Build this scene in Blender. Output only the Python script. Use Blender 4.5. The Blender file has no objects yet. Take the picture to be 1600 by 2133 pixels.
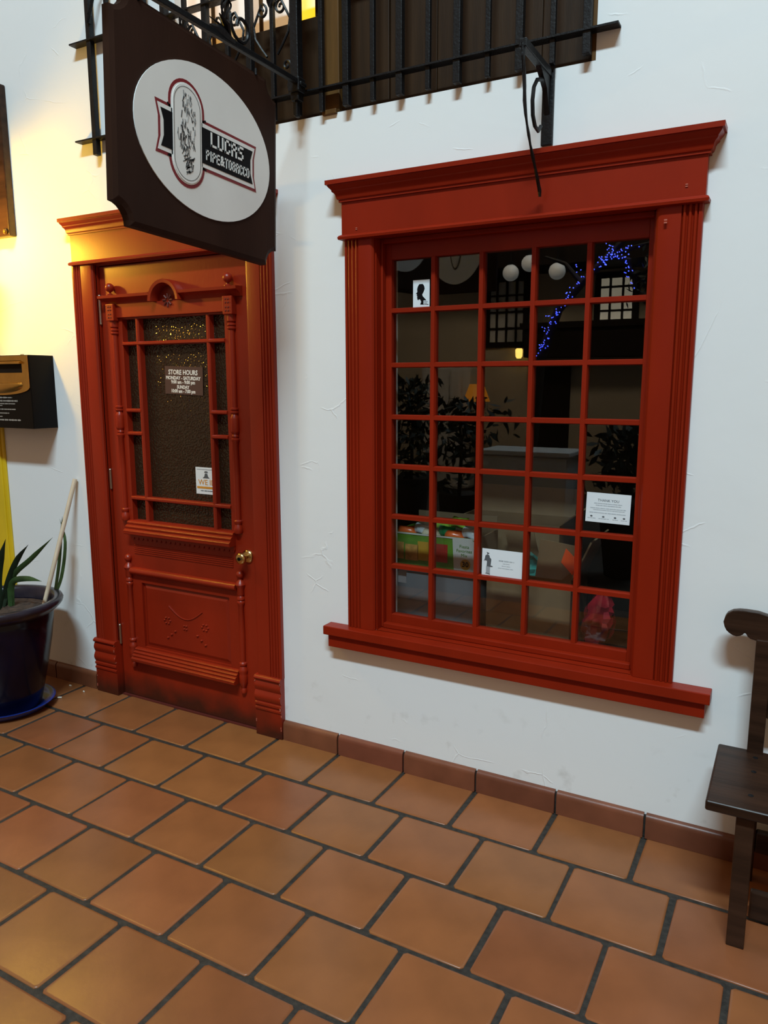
import bpy, bmesh, math, random
from mathutils import Vector, Matrix
random.seed(7)
S = bpy.context.scene
C = S.collection
PI = math.pi

# ------------------------------------------------------------------ camera
cam_d = bpy.data.cameras.new('camera')
cam = bpy.data.objects.new('camera', cam_d); C.objects.link(cam)
YAW, PITCH, ROLL, FPX = 0.4999, 0.1690, -0.0013, 1572.8
cy, sy, cp, sp = math.cos(YAW), math.sin(YAW), math.cos(PITCH), math.sin(PITCH)
fwd = Vector((-sy*cp, cy*cp, -sp)); rgt = Vector((cy, sy, 0)); up = rgt.cross(fwd)
r2 = math.cos(ROLL)*rgt + math.sin(ROLL)*up
u2 = -math.sin(ROLL)*rgt + math.cos(ROLL)*up
cam.matrix_world = Matrix(((r2.x, u2.x, -fwd.x, 1.4058), (r2.y, u2.y, -fwd.y, -2.5462),
                           (r2.z, u2.z, -fwd.z, 1.5545), (0, 0, 0, 1)))
cam_d.sensor_fit = 'VERTICAL'; cam_d.sensor_height = 36.0
cam_d.lens = FPX/2133.0*36.0
cam_d.clip_start = 0.02
S.camera = cam

# ------------------------------------------------------------------ world, big light, exposure
w = bpy.data.worlds.new('hall'); S.world = w; w.use_nodes = True
bg = w.node_tree.nodes['Background']
bg.inputs['Color'].default_value = (1.0, 0.66, 0.40, 1)
bg.inputs['Strength'].default_value = 0.32
kd = bpy.data.lights.new('skylight_flood', 'AREA'); kd.shape = 'RECTANGLE'; kd.size = 4.4; kd.size_y = 0.7
kd.energy = 1700; kd.color = (0.64, 0.88, 1.0)
key = bpy.data.objects.new('skylight_flood', kd); C.objects.link(key)
key.location = (2.3, -7.1, 11.4)
key.rotation_euler = (math.atan2(7.1, 10.1), 0, 0)
S.view_settings.view_transform = 'Standard'
S.view_settings.look = 'None'
S.view_settings.exposure = 0.0
S.view_settings.gamma = 1.0
S.view_settings.use_curve_mapping = False
S.cycles.use_denoising = True
S.cycles.max_bounces = 8

# ------------------------------------------------------------------ materials
MATS = {}
def nt(name):
    m = bpy.data.materials.new(name); m.use_nodes = True
    t = m.node_tree; b = t.nodes['Principled BSDF']
    MATS[name] = m
    return m, t, b
def N(t, typ, **kw):
    n = t.nodes.new(typ)
    for k, v in kw.items():
        if k in n.inputs: n.inputs[k].default_value = v
        else: setattr(n, k, v)
    return n
def mat(name, col, rough=0.5, metal=0.0, spec=0.5, noise=0.0, nscale=8.0, bump=0.0, bscale=60.0, stretch=(1,1,1), coat=0.0, objrand=0.0, detail=4.0):
    m, t, b = nt(name)
    b.inputs['Base Color'].default_value = (*col, 1); b.inputs['Roughness'].default_value = rough
    b.inputs['Metallic'].default_value = metal; b.inputs['Specular IOR Level'].default_value = spec
    if coat: b.inputs['Coat Weight'].default_value = coat; b.inputs['Coat Roughness'].default_value = 0.15
    tc = N(t, 'ShaderNodeTexCoord'); mp = N(t, 'ShaderNodeMapping'); mp.inputs['Scale'].default_value = stretch
    t.links.new(tc.outputs['Object'], mp.inputs['Vector'])
    out = None
    if noise:
        n = N(t, 'ShaderNodeTexNoise'); n.inputs['Scale'].default_value = nscale; n.inputs['Detail'].default_value = detail
        t.links.new(mp.outputs[0], n.inputs['Vector'])
        r = N(t, 'ShaderNodeValToRGB'); r.color_ramp.elements[0].position = 0.3; r.color_ramp.elements[1].position = 0.7
        r.color_ramp.elements[0].color = (*[c*(1-noise) for c in col], 1); r.color_ramp.elements[1].color = (*[min(1, c*(1+noise)) for c in col], 1)
        t.links.new(n.outputs['Fac'], r.inputs[0]); out = r.outputs[0]
    if objrand:
        oi = N(t, 'ShaderNodeObjectInfo'); mr = N(t, 'ShaderNodeMapRange'); mr.inputs['To Min'].default_value = 1-objrand; mr.inputs['To Max'].default_value = 1+objrand
        t.links.new(oi.outputs['Random'], mr.inputs['Value'])
        hs = N(t, 'ShaderNodeHueSaturation'); t.links.new(mr.outputs[0], hs.inputs['Value'])
        mr2 = N(t, 'ShaderNodeMapRange'); mr2.inputs['To Min'].default_value = 0.494; mr2.inputs['To Max'].default_value = 0.506
        ml = N(t, 'ShaderNodeMath', operation='MULTIPLY'); ml.inputs[1].default_value = 7.31; fr = N(t, 'ShaderNodeMath', operation='FRACT')
        t.links.new(oi.outputs['Random'], ml.inputs[0]); t.links.new(ml.outputs[0], fr.inputs[0]); t.links.new(fr.outputs[0], mr2.inputs['Value'])
        t.links.new(mr2.outputs[0], hs.inputs['Hue'])
        if out: t.links.new(out, hs.inputs['Color'])
        else: hs.inputs['Color'].default_value = (*col, 1)
        out = hs.outputs[0]
    if out: t.links.new(out, b.inputs['Base Color'])
    if bump:
        n2 = N(t, 'ShaderNodeTexNoise'); n2.inputs['Scale'].default_value = bscale; n2.inputs['Detail'].default_value = 3
        t.links.new(mp.outputs[0], n2.inputs['Vector'])
        bp = N(t, 'ShaderNodeBump'); bp.inputs['Strength'].default_value = bump; bp.inputs['Distance'].default_value = 0.004
        t.links.new(n2.outputs['Fac'], bp.inputs['Height']); t.links.new(bp.outputs[0], b.inputs['Normal'])
    return m
def emat(name, col, strength, base=(0.8, 0.8, 0.8)):
    m, t, b = nt(name)
    b.inputs['Base Color'].default_value = (*base, 1)
    b.inputs['Emission Color'].default_value = (*col, 1); b.inputs['Emission Strength'].default_value = strength
    return m

RED = (0.232, 0.0140, 0.0030)
mat('red_paint', RED, 0.36, spec=0.18, noise=0.10, nscale=5, bump=0.10, bscale=90, stretch=(1, 1, 0.35))
mat('red_door', (0.240, 0.0145, 0.0030), 0.36, spec=0.40, noise=0.14, nscale=4, bump=0.10, bscale=80, stretch=(1, 1, 0.35))
def add_foot_dirt(name):
    m = MATS[name]; t = m.node_tree; b = t.nodes['Principled BSDF']; src = b.inputs['Base Color'].links[0].from_socket
    tc = N(t, 'ShaderNodeTexCoord'); n = N(t, 'ShaderNodeTexNoise'); n.inputs['Scale'].default_value = 9; n.inputs['Detail'].default_value = 6
    t.links.new(tc.outputs['Object'], n.inputs['Vector']); sx = N(t, 'ShaderNodeSeparateXYZ'); t.links.new(tc.outputs['Object'], sx.inputs[0])
    ad = N(t, 'ShaderNodeMath', operation='MULTIPLY_ADD'); ad.inputs[1].default_value = -0.16; t.links.new(n.outputs['Fac'], ad.inputs[0]); t.links.new(sx.outputs['Z'], ad.inputs[2])
    mr = N(t, 'ShaderNodeMapRange'); mr.inputs['From Min'].default_value = 0.055; mr.inputs['From Max'].default_value = -0.06; mr.inputs['To Max'].default_value = 0.85
    t.links.new(ad.outputs[0], mr.inputs['Value'])
    mx = N(t, 'ShaderNodeMixRGB'); mx.inputs[2].default_value = (0.022, 0.009, 0.005, 1); t.links.new(mr.outputs[0], mx.inputs[0]); t.links.new(src, mx.inputs[1]); t.links.new(mx.outputs[0], b.inputs['Base Color'])
add_foot_dirt('red_door')
mat('groove_red', (0.10, 0.012, 0.006), 0.6)
mat('chipped_red', (0.42, 0.10, 0.06), 0.6)
mat('iron', (0.006, 0.006, 0.007), 0.45, spec=0.25, noise=0.3, nscale=30, bump=0.3, bscale=120)
mat('sign_brown', (0.030, 0.0125, 0.0075), 0.55, spec=0.10, noise=0.2, nscale=6, bump=0.1, bscale=120, stretch=(1, 1, 0.2))
mat('sign_white', (0.80, 0.80, 0.77), 0.55, spec=0.2, noise=0.04, nscale=5)
mat('sign_red', (0.20, 0.006, 0.010), 0.5)
mat('sign_black', (0.006, 0.005, 0.006), 0.55, spec=0.1)
mat('engrave', (0.06, 0.06, 0.06), 0.6)
mat('engrave_light', (0.30, 0.31, 0.31), 0.6)
mat('dark_wood', (0.030, 0.013, 0.007), 0.36, spec=0.25, noise=0.45, nscale=10, bump=0.15, bscale=60, stretch=(0.25, 3, 3))
mat('board_brown', (0.030, 0.0135, 0.0048), 0.5, spec=0.2, noise=0.35, nscale=7, bump=0.1, bscale=60, stretch=(3, 3, 0.3))
mat('board_tan', (0.11, 0.050, 0.012), 0.5, spec=0.2, noise=0.3, nscale=8, stretch=(3, 3, 0.3))
mat('tile', (0.242, 0.085, 0.029), 0.32, noise=0.13, nscale=6, bump=0.12, bscale=35, objrand=0.09, spec=0.42)
mat('base_tile', (0.165, 0.052, 0.025), 0.36, noise=0.15, nscale=9, bump=0.1, bscale=40, objrand=0.12)
mat('grout', (0.024, 0.020, 0.016), 0.7, noise=0.5, nscale=60, bump=0.4, bscale=200)
mat('black_metal', (0.004, 0.003, 0.0025), 0.4, spec=0.12)
mat('brass', (0.60, 0.36, 0.10), 0.28, metal=1.0, noise=0.1, nscale=12)
mat('gold_knob', (0.62, 0.44, 0.18), 0.22, metal=1.0)
mat('steel', (0.40, 0.35, 0.28), 0.35, metal=1.0)
mat('caption_grey', (0.35, 0.31, 0.27), 0.6)
mat('caption_white', (0.72, 0.68, 0.62), 0.6)
mat('paper', (0.74, 0.78, 0.80), 0.6)
mat('paper_ink', (0.09, 0.10, 0.11), 0.6)
mat('ink_grey', (0.32, 0.34, 0.36), 0.6)
mat('orange_ink', (0.62, 0.27, 0.03), 0.6)
mat('plum_film', (0.075, 0.036, 0.028), 0.35)
mat('cobalt_glaze', (0.002, 0.0022, 0.012), 0.2, spec=0.3, noise=0.4, nscale=8)
mat('saucer_glaze', (0.010, 0.028, 0.20), 0.2, spec=0.4, coat=0.2)
mat('rim_glaze', (0.020, 0.016, 0.024), 0.25, spec=0.4, noise=0.3, nscale=14)
mat('soil', (0.055, 0.030, 0.018), 0.9, noise=0.6, nscale=40, bump=1.0, bscale=70)
mat('leaf', (0.035, 0.075, 0.022), 0.42, noise=0.4, nscale=14)
mat('leaf_dark', (0.010, 0.022, 0.010), 0.42, noise=0.4, nscale=14)
mat('stick_wood', (0.62, 0.50, 0.36), 0.55, noise=0.12, nscale=10, stretch=(4, 4, 0.4))
mat('yellow_paint', (0.66, 0.44, 0.010), 0.42, noise=0.06, nscale=6, bump=0.1)
mat('litter', (0.75, 0.70, 0.60), 0.7)
mat('cardboard', (0.21, 0.125, 0.060), 0.75, noise=0.08, nscale=10)
mat('cardboard_in', (0.15, 0.095, 0.050), 0.8)
mat('box_green', (0.10, 0.22, 0.020), 0.5, noise=0.25, nscale=12)
mat('box_cream', (0.50, 0.48, 0.45), 0.5)
mat('box_tan_print', (0.42, 0.21, 0.05), 0.5, noise=0.35, nscale=40)
mat('box_red_print', (0.36, 0.03, 0.02), 0.5)
mat('box_gold', (0.45, 0.24, 0.02), 0.5)
mat('grey_tub', (0.16, 0.155, 0.165), 0.45, noise=0.1, nscale=4)
mat('bag_orange', (0.60, 0.10, 0.02), 0.25)
mat('bag_white', (0.62, 0.66, 0.70), 0.25)
mat('bag_green', (0.02, 0.26, 0.09), 0.25)
mat('bag_lime', (0.25, 0.42, 0.05), 0.25)
mat('bag_beige', (0.50, 0.42, 0.30), 0.3)
mat('bag_maroon', (0.25, 0.008, 0.016), 0.14, noise=0.5, nscale=14, bump=0.9, bscale=22, coat=0.8)
mat('bag_teal', (0.03, 0.20, 0.17), 0.2, noise=0.5, nscale=20, bump=0.8, bscale=30)
mat('note_orange', (0.95, 0.10, 0.012), 0.6)
mat('shop_wall', (0.10, 0.085, 0.07), 0.8)
mat('shop_floor', (0.06, 0.035, 0.02), 0.7)
mat('facade', (0.42, 0.36, 0.27), 0.8, noise=0.06, nscale=2)
mat('facade_grey', (0.55, 0.54, 0.52), 0.8, noise=0.05, nscale=2)
mat('dark_timber', (0.010, 0.006, 0.004), 0.6, spec=0.1, noise=0.3, nscale=6)
mat('bark', (0.030, 0.022, 0.016), 0.8, noise=0.4, nscale=14)
mat('tree_leaf', (0.010, 0.018, 0.010), 0.6)
emat('globe_glass', (0.9, 0.95, 0.9), 0.55)  # weak emission gives the globe lamps a dim glow of their own
emat('bulb_blue', (0.03, 0.06, 1.0), 40)
emat('bulb_yellow', (1.0, 0.58, 0.05), 540)
emat('lantern_glow', (1.0, 0.62, 0.12), 16)
emat('curtain_glow', (1.0, 0.60, 0.26), 0.46)
emat('yellow_glow', (1.0, 0.56, 0.0), 1.3)
emat('amber_glow', (1.0, 0.48, 0.08), 0.50)
emat('shade_glow', (1.0, 0.33, 0.02), 1.5, base=(0.3, 0.1, 0.02))
emat('far_curtain', (0.95, 0.85, 0.62), 1.6)

# painted plaster wall: white with soft trowel relief, grimy scuffs near the floor
def wall_material():
    m, t, b = nt('plaster')
    b.inputs['Roughness'].default_value = 0.62; b.inputs['Specular IOR Level'].default_value = 0.3
    tc = N(t, 'ShaderNodeTexCoord')
    n1 = N(t, 'ShaderNodeTexNoise'); n1.inputs['Scale'].default_value = 2.2; n1.inputs['Detail'].default_value = 5; n1.inputs['Distortion'].default_value = 0.4
    t.links.new(tc.outputs['Object'], n1.inputs['Vector'])
    n2 = N(t, 'ShaderNodeTexNoise'); n2.inputs['Scale'].default_value = 34; n2.inputs['Detail'].default_value = 2
    t.links.new(tc.outputs['Object'], n2.inputs['Vector'])
    mp = N(t, 'ShaderNodeMapping'); mp.inputs['Scale'].default_value = (1.0, 1.0, 1.6); mp.inputs['Rotation'].default_value = (0, 0.7, 0)
    t.links.new(tc.outputs['Object'], mp.inputs['Vector'])
    v = N(t, 'ShaderNodeTexVoronoi'); v.feature = 'DISTANCE_TO_EDGE'; v.inputs['Scale'].default_value = 3.4; v.inputs['Randomness'].default_value = 1
    nn = N(t, 'ShaderNodeMixRGB'); nn.inputs[0].default_value = 0.25
    t.links.new(mp.outputs[0], nn.inputs[1]); t.links.new(n1.outputs['Color'], nn.inputs[2]); t.links.new(nn.outputs[0], v.inputs['Vector'])
    rv = N(t, 'ShaderNodeValToRGB'); rv.color_ramp.elements[0].position = 0.0; rv.color_ramp.elements[0].color = (1, 1, 1, 1)
    rv.color_ramp.elements[1].position = 0.012; rv.color_ramp.elements[1].color = (0, 0, 0, 1)
    t.links.new(v.outputs['Distance'], rv.inputs[0])
    msk = N(t, 'ShaderNodeValToRGB'); msk.color_ramp.elements[0].position = 0.56; msk.color_ramp.elements[1].position = 0.62
    n3 = N(t, 'ShaderNodeTexNoise'); n3.inputs['Scale'].default_value = 5.0; t.links.new(tc.outputs['Object'], n3.inputs['Vector']); t.links.new(n3.outputs['Fac'], msk.inputs[0])
    mm = N(t, 'ShaderNodeMath', operation='MULTIPLY'); t.links.new(rv.outputs[0], mm.inputs[0]); t.links.new(msk.outputs[0], mm.inputs[1])
    a1 = N(t, 'ShaderNodeMath', operation='MULTIPLY_ADD'); a1.inputs[1].default_value = 0.9
    t.links.new(n1.outputs['Fac'], a1.inputs[0]); 
    a2 = N(t, 'ShaderNodeMath', operation='MULTIPLY_ADD'); a2.inputs[1].default_value = 0.06; t.links.new(n2.outputs['Fac'], a2.inputs[0]); t.links.new(a1.outputs[0], a2.inputs[2])
    a3 = N(t, 'ShaderNodeMath', operation='MULTIPLY_ADD'); a3.inputs[1].default_value = 0.30; t.links.new(mm.outputs[0], a3.inputs[0]); t.links.new(a2.outputs[0], a3.inputs[2])
    bp = N(t, 'ShaderNodeBump'); bp.inputs['Strength'].default_value = 0.35; bp.inputs['Distance'].default_value = 0.010
    t.links.new(a3.outputs[0], bp.inputs['Height']); t.links.new(bp.outputs[0], b.inputs['Normal'])
    # scuffs: small dark smears that sit in a band of kick marks
    ns = N(t, 'ShaderNodeTexNoise'); ns.inputs['Scale'].default_value = 11; ns.inputs['Detail'].default_value = 6
    t.links.new(tc.outputs['Object'], ns.inputs['Vector'])
    rs = N(t, 'ShaderNodeValToRGB'); rs.color_ramp.elements[0].position = 0.60; rs.color_ramp.elements[1].position = 0.78
    t.links.new(ns.outputs['Fac'], rs.inputs[0])
    sx = N(t, 'ShaderNodeSeparateXYZ'); t.links.new(tc.outputs['Object'], sx.inputs[0])
    mr = N(t, 'ShaderNodeMapRange'); mr.inputs['From Min'].default_value = 0.42; mr.inputs['From Max'].default_value = 0.05; mr.inputs['To Min'].default_value = 0; mr.inputs['To Max'].default_value = 0.75
    t.links.new(sx.outputs['Z'], mr.inputs['Value'])
    mf = N(t, 'ShaderNodeMath', operation='MULTIPLY'); t.links.new(rs.outputs[0], mf.inputs[0]); t.links.new(mr.outputs[0], mf.inputs[1])
    mx = N(t, 'ShaderNodeMixRGB'); mx.inputs[1].default_value = (0.79, 0.79, 0.78, 1); mx.inputs[2].default_value = (0.40, 0.37, 0.33, 1)
    t.links.new(mf.outputs[0], mx.inputs[0]); t.links.new(mx.outputs[0], b.inputs['Base Color'])
wall_material()

# clear pane: thin, see-through, mirror-like by its own Fresnel
def glass_material(name, tint, ior, bump=0.0, bscale=40, rough=0.0, body=None, bodyfac=0.0):
    m, t, b = nt(name); t.nodes.remove(b)
    out = t.nodes['Material Output']
    tr = N(t, 'ShaderNodeBsdfTransparent'); tr.inputs['Color'].default_value = (*tint, 1)
    gl = N(t, 'ShaderNodeBsdfGlossy'); gl.inputs['Roughness'].default_value = rough; gl.inputs['Color'].default_value = (1, 1, 1, 1)
    fr = N(t, 'ShaderNodeFresnel'); ge = N(t, 'ShaderNodeNewGeometry')
    ii = N(t, 'ShaderNodeMapRange'); ii.inputs['To Min'].default_value = ior; ii.inputs['To Max'].default_value = 1.0/ior   # same reflectance from both sides of a thin pane
    t.links.new(ge.outputs['Backfacing'], ii.inputs['Value']); t.links.new(ii.outputs[0], fr.inputs['IOR'])
    mx = N(t, 'ShaderNodeMixShader'); t.links.new(fr.outputs[0], mx.inputs[0])
    under = tr.outputs[0]
    if body:
        df = N(t, 'ShaderNodeBsdfDiffuse'); df.inputs['Color'].default_value = (*body, 1)
        m2 = N(t, 'ShaderNodeMixShader'); m2.inputs[0].default_value = bodyfac
        t.links.new(tr.outputs[0], m2.inputs[1]); t.links.new(df.outputs[0], m2.inputs[2]); under = m2.outputs[0]
    t.links.new(under, mx.inputs[1]); t.links.new(gl.outputs[0], mx.inputs[2]); t.links.new(mx.outputs[0], out.inputs[0])
    if bump:
        tc = N(t, 'ShaderNodeTexCoord'); v = N(t, 'ShaderNodeTexVoronoi'); v.feature = 'SMOOTH_F1'; v.inputs['Scale'].default_value = bscale
        t.links.new(tc.outputs['Object'], v.inputs['Vector'])
        bp = N(t, 'ShaderNodeBump'); bp.inputs['Strength'].default_value = bump; bp.inputs['Distance'].default_value = 0.006
        t.links.new(v.outputs['Distance'], bp.inputs['Height']); t.links.new(bp.outputs[0], gl.inputs['Normal']); t.links.new(bp.outputs[0], fr.inputs['Normal'])
glass_material('pane_glass', (0.93, 0.94, 0.93), 1.52)
glass_material('pebbled_glass', (0.35, 0.28, 0.20), 1.55, bump=0.9, bscale=120, rough=0.06, body=(0.026, 0.013, 0.006), bodyfac=0.75)

# ------------------------------------------------------------------ mesh helpers
class MB:
    def __init__(s): s.v = []; s.f = []
    def add(s, vs, fs):
        o = len(s.v); s.v += [tuple(v) for v in vs]; s.f += [tuple(i+o for i in f) for f in fs]; return s
    def box(s, x0, x1, y0, y1, z0, z1):
        x0, x1 = min(x0, x1), max(x0, x1); y0, y1 = min(y0, y1), max(y0, y1); z0, z1 = min(z0, z1), max(z0, z1)
        return s.add([(x0,y0,z0),(x1,y0,z0),(x1,y1,z0),(x0,y1,z0),(x0,y0,z1),(x1,y0,z1),(x1,y1,z1),(x0,y1,z1)],
                     [(0,3,2,1),(4,5,6,7),(0,1,5,4),(1,2,6,5),(2,3,7,6),(3,0,4,7)])
    def prism(s, poly, h0, h1, ax):
        """poly: 2D ring; ax 'z': (x,y) up z; 'y': (x,z) along y; 'x': (y,z) along x"""
        n = len(poly)
        def P(p, h): return {'z': (p[0], p[1], h), 'y': (p[0], h, p[1]), 'x': (h, p[0], p[1])}[ax]
        vs = [P(p, h0) for p in poly] + [P(p, h1) for p in poly]
        fs = [tuple(range(n))[::-1], tuple(range(n, 2*n))] + [(i, (i+1) % n, n+(i+1) % n, n+i) for i in range(n)]
        return s.add(vs, fs)
    def loft(s, rings, closed=True, caps=True):
        n = len(rings[0]); vs = [p for r in rings for p in r]; fs = []
        for k in range(len(rings)-1):
            for i in range(n if closed else n-1):
                j = (i+1) % n; fs.append((k*n+i, k*n+j, (k+1)*n+j, (k+1)*n+i))
        if caps: fs.append(tuple(range(n))[::-1]); fs.append(tuple(range((len(rings)-1)*n, len(rings)*n)))
        return s.add(vs, fs)
    def lathe(s, prof, cx, cy, n=24, caps=True, ax='z', cz=0):
        rings = []
        for r, h in prof:
            ring = []
            for k in range(n):
                a = 2*PI*k/n
                if ax == 'z': ring.append((cx+r*math.cos(a), cy+r*math.sin(a), h))
                elif ax == 'y': ring.append((cx+r*math.cos(a), h, cz+r*math.sin(a)))
                else: ring.append((h, cy+r*math.cos(a), cz+r*math.sin(a)))
            rings.append(ring)
        return s.loft(rings, caps=caps)
    def sphere(s, c, r, nu=14, nv=9, sz=1.0):
        return s.lathe([(max(1e-4, r*math.sin(PI*k/nv)), c[2]-r*sz*math.cos(PI*k/nv)) for k in range(nv+1)], c[0], c[1], nu)
    def tube(s, pts, r, n=8, twist=0.0, flat=1.0):
        pts = [Vector(p) for p in pts]; rings = []
        rr = r if isinstance(r, (list, tuple)) else [r]*len(pts)
        prev = None
        for i, p in enumerate(pts):
            t = (pts[min(i+1, len(pts)-1)] - pts[max(i-1, 0)]).normalized()
            if prev is None:
                a = Vector((0, 0, 1)) if abs(t.z) < 0.9 else Vector((1, 0, 0))
                x = t.cross(a).normalized()
            else:
                x = (prev - t*prev.dot(t)).normalized()
            prev = x; y = t.cross(x)
            rings.append([tuple(p + (x*math.cos(2*PI*k/n+twist*i) + y*flat*math.sin(2*PI*k/n+twist*i))*rr[i]) for k in range(n)])
        return s.loft(rings)
    def build(s, name, m, parent=None, bevel=0.0, smooth=False, seg=2, angle=0.6):
        me = bpy.data.meshes.new(name); me.from_pydata(s.v, [], s.f); me.validate()
        bm = bmesh.new(); bm.from_mesh(me); bmesh.ops.recalc_face_normals(bm, faces=bm.faces); bm.to_mesh(me); bm.free()
        o = bpy.data.objects.new(name, me); C.objects.link(o)
        me.materials.append(MATS[m])
        if smooth:
            me.polygons.foreach_set('use_smooth', [True]*len(me.polygons)); me.set_sharp_from_angle(angle=angle)
        if parent:
            o.parent = parent; o.location = -parent.location if parent.type == 'EMPTY' and not parent.parent else Vector((0, 0, 0))
        if bevel:
            md = o.modifiers.new('bevel', 'BEVEL'); md.width = bevel; md.segments = seg; md.limit_method = 'ANGLE'; md.angle_limit = 0.5
        return o
def B(x0, x1, y0, y1, z0, z1): return MB().box(x0, x1, y0, y1, z0, z1)
def tag(o, label=None, cat=None, group=None, kind=None):
    if label: o['label'] = label
    if cat: o['category'] = cat
    if group: o['group'] = group
    if kind: o['kind'] = kind
    return o
def thing(name, label, cat, loc=(0, 0, 0), group=None, kind=None):
    o = bpy.data.objects.new(name, None); C.objects.link(o); o.location = loc; o.empty_display_size = 0.05
    return tag(o, label, cat, group, kind)
def text_mb(body, size, place, bold=0.0, depth=0.0015, align='CENTER', space=1.0, sx=1.0):
    """flat lettering as mesh; place((u,v,h)) -> world"""
    cu = bpy.data.curves.new('lettering', 'FONT'); cu.body = body; cu.size = size; cu.align_x = align; cu.align_y = 'CENTER'
    cu.offset = bold; cu.extrude = depth/2; cu.resolution_u = 2; cu.space_character = space
    o = bpy.data.objects.new('lettering', cu); C.objects.link(o)
    bpy.context.view_layer.update()
    me = bpy.data.meshes.new_from_object(o.evaluated_get(bpy.context.evaluated_depsgraph_get()))
    mb = MB(); mb.add([place((v.co.x*sx, v.co.y, v.co.z)) for v in me.vertices], [tuple(p.vertices) for p in me.polygons])
    bpy.data.objects.remove(o); bpy.data.curves.remove(cu); bpy.data.meshes.remove(me)
    return mb
def scribble(mb, u0, u1, v, h, place, seedv, t=0.0012):
    """a line of print too small to read: a run of short uneven strokes"""
    rnd = random.Random(seedv); u = u0
    while u < u1:
        wl = min(u1-u, rnd.uniform(2.2, 6.0)*h); k = u
        while k < u+wl:
            hh = h*rnd.uniform(0.55, 1.0); ww = h*rnd.uniform(0.28, 0.5)
            mb.add([place(p) for p in ((k, v-hh/2, 0), (k+ww, v-hh/2, 0), (k+ww, v+hh/2, 0), (k, v+hh/2, 0), (k, v-hh/2, t), (k+ww, v-hh/2, t), (k+ww, v+hh/2, t), (k, v+hh/2, t))],
                   [(0,1,2,3),(4,5,6,7),(0,1,5,4),(1,2,6,5),(2,3,7,6),(3,0,4,7)])
            k += ww + h*0.16
        u += wl + h*0.6
    return mb

# ------------------------------------------------------------------ setting: floor
floor = tag(B(-4.2, 4.2, -9.5, 0.02, -0.06, -0.004).build('floor', 'grout'), 'terracotta tile floor with dark sunken grout', 'floor', kind='structure')
PX, PY, JW = 0.312, 0.297, 0.0165
tile_meshes = []
for k in range(5):
    mb = MB(); hx, hy = (PX-JW)/2, (PY-JW)/2; b = 0.005; rn = random.Random(k)
    cs = [(sx*hx+rn.uniform(-.0012, .0012), sy_*hy+rn.uniform(-.0012, .0012)) for sx, sy_ in ((-1,-1),(1,-1),(1,1),(-1,1))]
    def ring(ins, z):
        out = []
        for (x, y), (qx, qy) in zip(cs, ((1,1),(-1,1),(-1,-1),(1,-1))):
            r = 0.008
            out += [(x+qx*(ins+r), y+qy*ins, z), (x+qx*ins, y+qy*(ins+r), z)] if (qx*qy > 0) == False else [(x+qx*ins, y+qy*(ins+r), z), (x+qx*(ins+r), y+qy*ins, z)]
        return out
    mb.loft([ring(0, -0.012), ring(0, -0.003), ring(b*0.4, -0.0006), ring(b*1.6, 0.0)])
    me_o = mb.build('tile', 'tile', floor, smooth=True, angle=0.9); tile_meshes.append(me_o.data); bpy.data.objects.remove(me_o)
L1 = -0.283
row_off = {0: 0.1124, 1: 0.2488, 2: 0.1124, 3: 0.2423, 4: 0.0992, 5: 0.245, 6: 0.110, 7: 0.252}
rn = random.Random(3)
first_row_mesh = {}
for r in range(8):
    for c in range(-10, 9):
        xc = row_off[r] + PX*c + PX/2
        if xc < -2.75 or xc > 2.35: continue
        me = rn.choice(tile_meshes)
        o = bpy.data.objects.new('tile', me); C.objects.link(o); o.parent = floor
        if r == 0:
            o.scale = (1, 0.985*(abs(L1)+0.012)/PY, 1); yc = (L1 + 0.012)/2 + 0.001
        else:
            yc = L1 - PY*(r-0.5)
        o.location = (xc + rn.uniform(-.0015, .0015), yc + rn.uniform(-.001, .001), rn.uniform(-0.0010, 0.0006))
        o.rotation_euler = (rn.uniform(-.002, .002), rn.uniform(-.002, .002), rn.uniform(-.003, .003))

# ------------------------------------------------------------------ setting: front wall with openings
def wall_holes(x0, x1, z0, z1, ya, yb, holes):
    xs = sorted({x0, x1, *[h[0] for h in holes], *[h[1] for h in holes]}); zs = sorted({z0, z1, *[h[2] for h in holes], *[h[3] for h in holes]})
    mb = MB()
    def solid(i, j):
        if i < 0 or j < 0 or i >= len(xs)-1 or j >= len(zs)-1: return False
        cx, cz = (xs[i]+xs[i+1])/2, (zs[j]+zs[j+1])/2
        return not any(h[0] < cx < h[1] and h[2] < cz < h[3] for h in holes)
    for i in range(len(xs)-1):
        for j in range(len(zs)-1):
            if not solid(i, j): continue
            a, b, c, d = xs[i], xs[i+1], zs[j], zs[j+1]
            mb.add([(a,ya,c),(b,ya,c),(b,ya,d),(a,ya,d)], [(0,1,2,3)]); mb.add([(a,yb,c),(b,yb,c),(b,yb,d),(a,yb,d)], [(3,2,1,0)])
            if not solid(i-1, j): mb.add([(a,ya,c),(a,yb,c),(a,yb,d),(a,ya,d)], [(0,1,2,3)])
            if not solid(i+1, j): mb.add([(b,ya,c),(b,yb,c),(b,yb,d),(b,ya,d)], [(3,2,1,0)])
            if not solid(i, j-1): mb.add([(a,ya,c),(b,ya,c),(b,yb,c),(a,yb,c)], [(0,1,2,3)])
            if not solid(i, j+1): mb.add([(a,ya,d),(b,ya,d),(b,yb,d),(a,yb,d)], [(3,2,1,0)])
    return mb
wf = wall_holes(-4.2, 4.2, -0.06, 5.0, 0.0, 0.18, [(-0.02, 0.975, 0.575, 2.088), (-1.50, -0.625, -0.02, 2.095), (-0.95, 0.765, 2.54, 4.3)])
tag(wf.build('wall_front', 'plaster'), 'white trowelled plaster shop front wall', 'wall', kind='structure')

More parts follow.
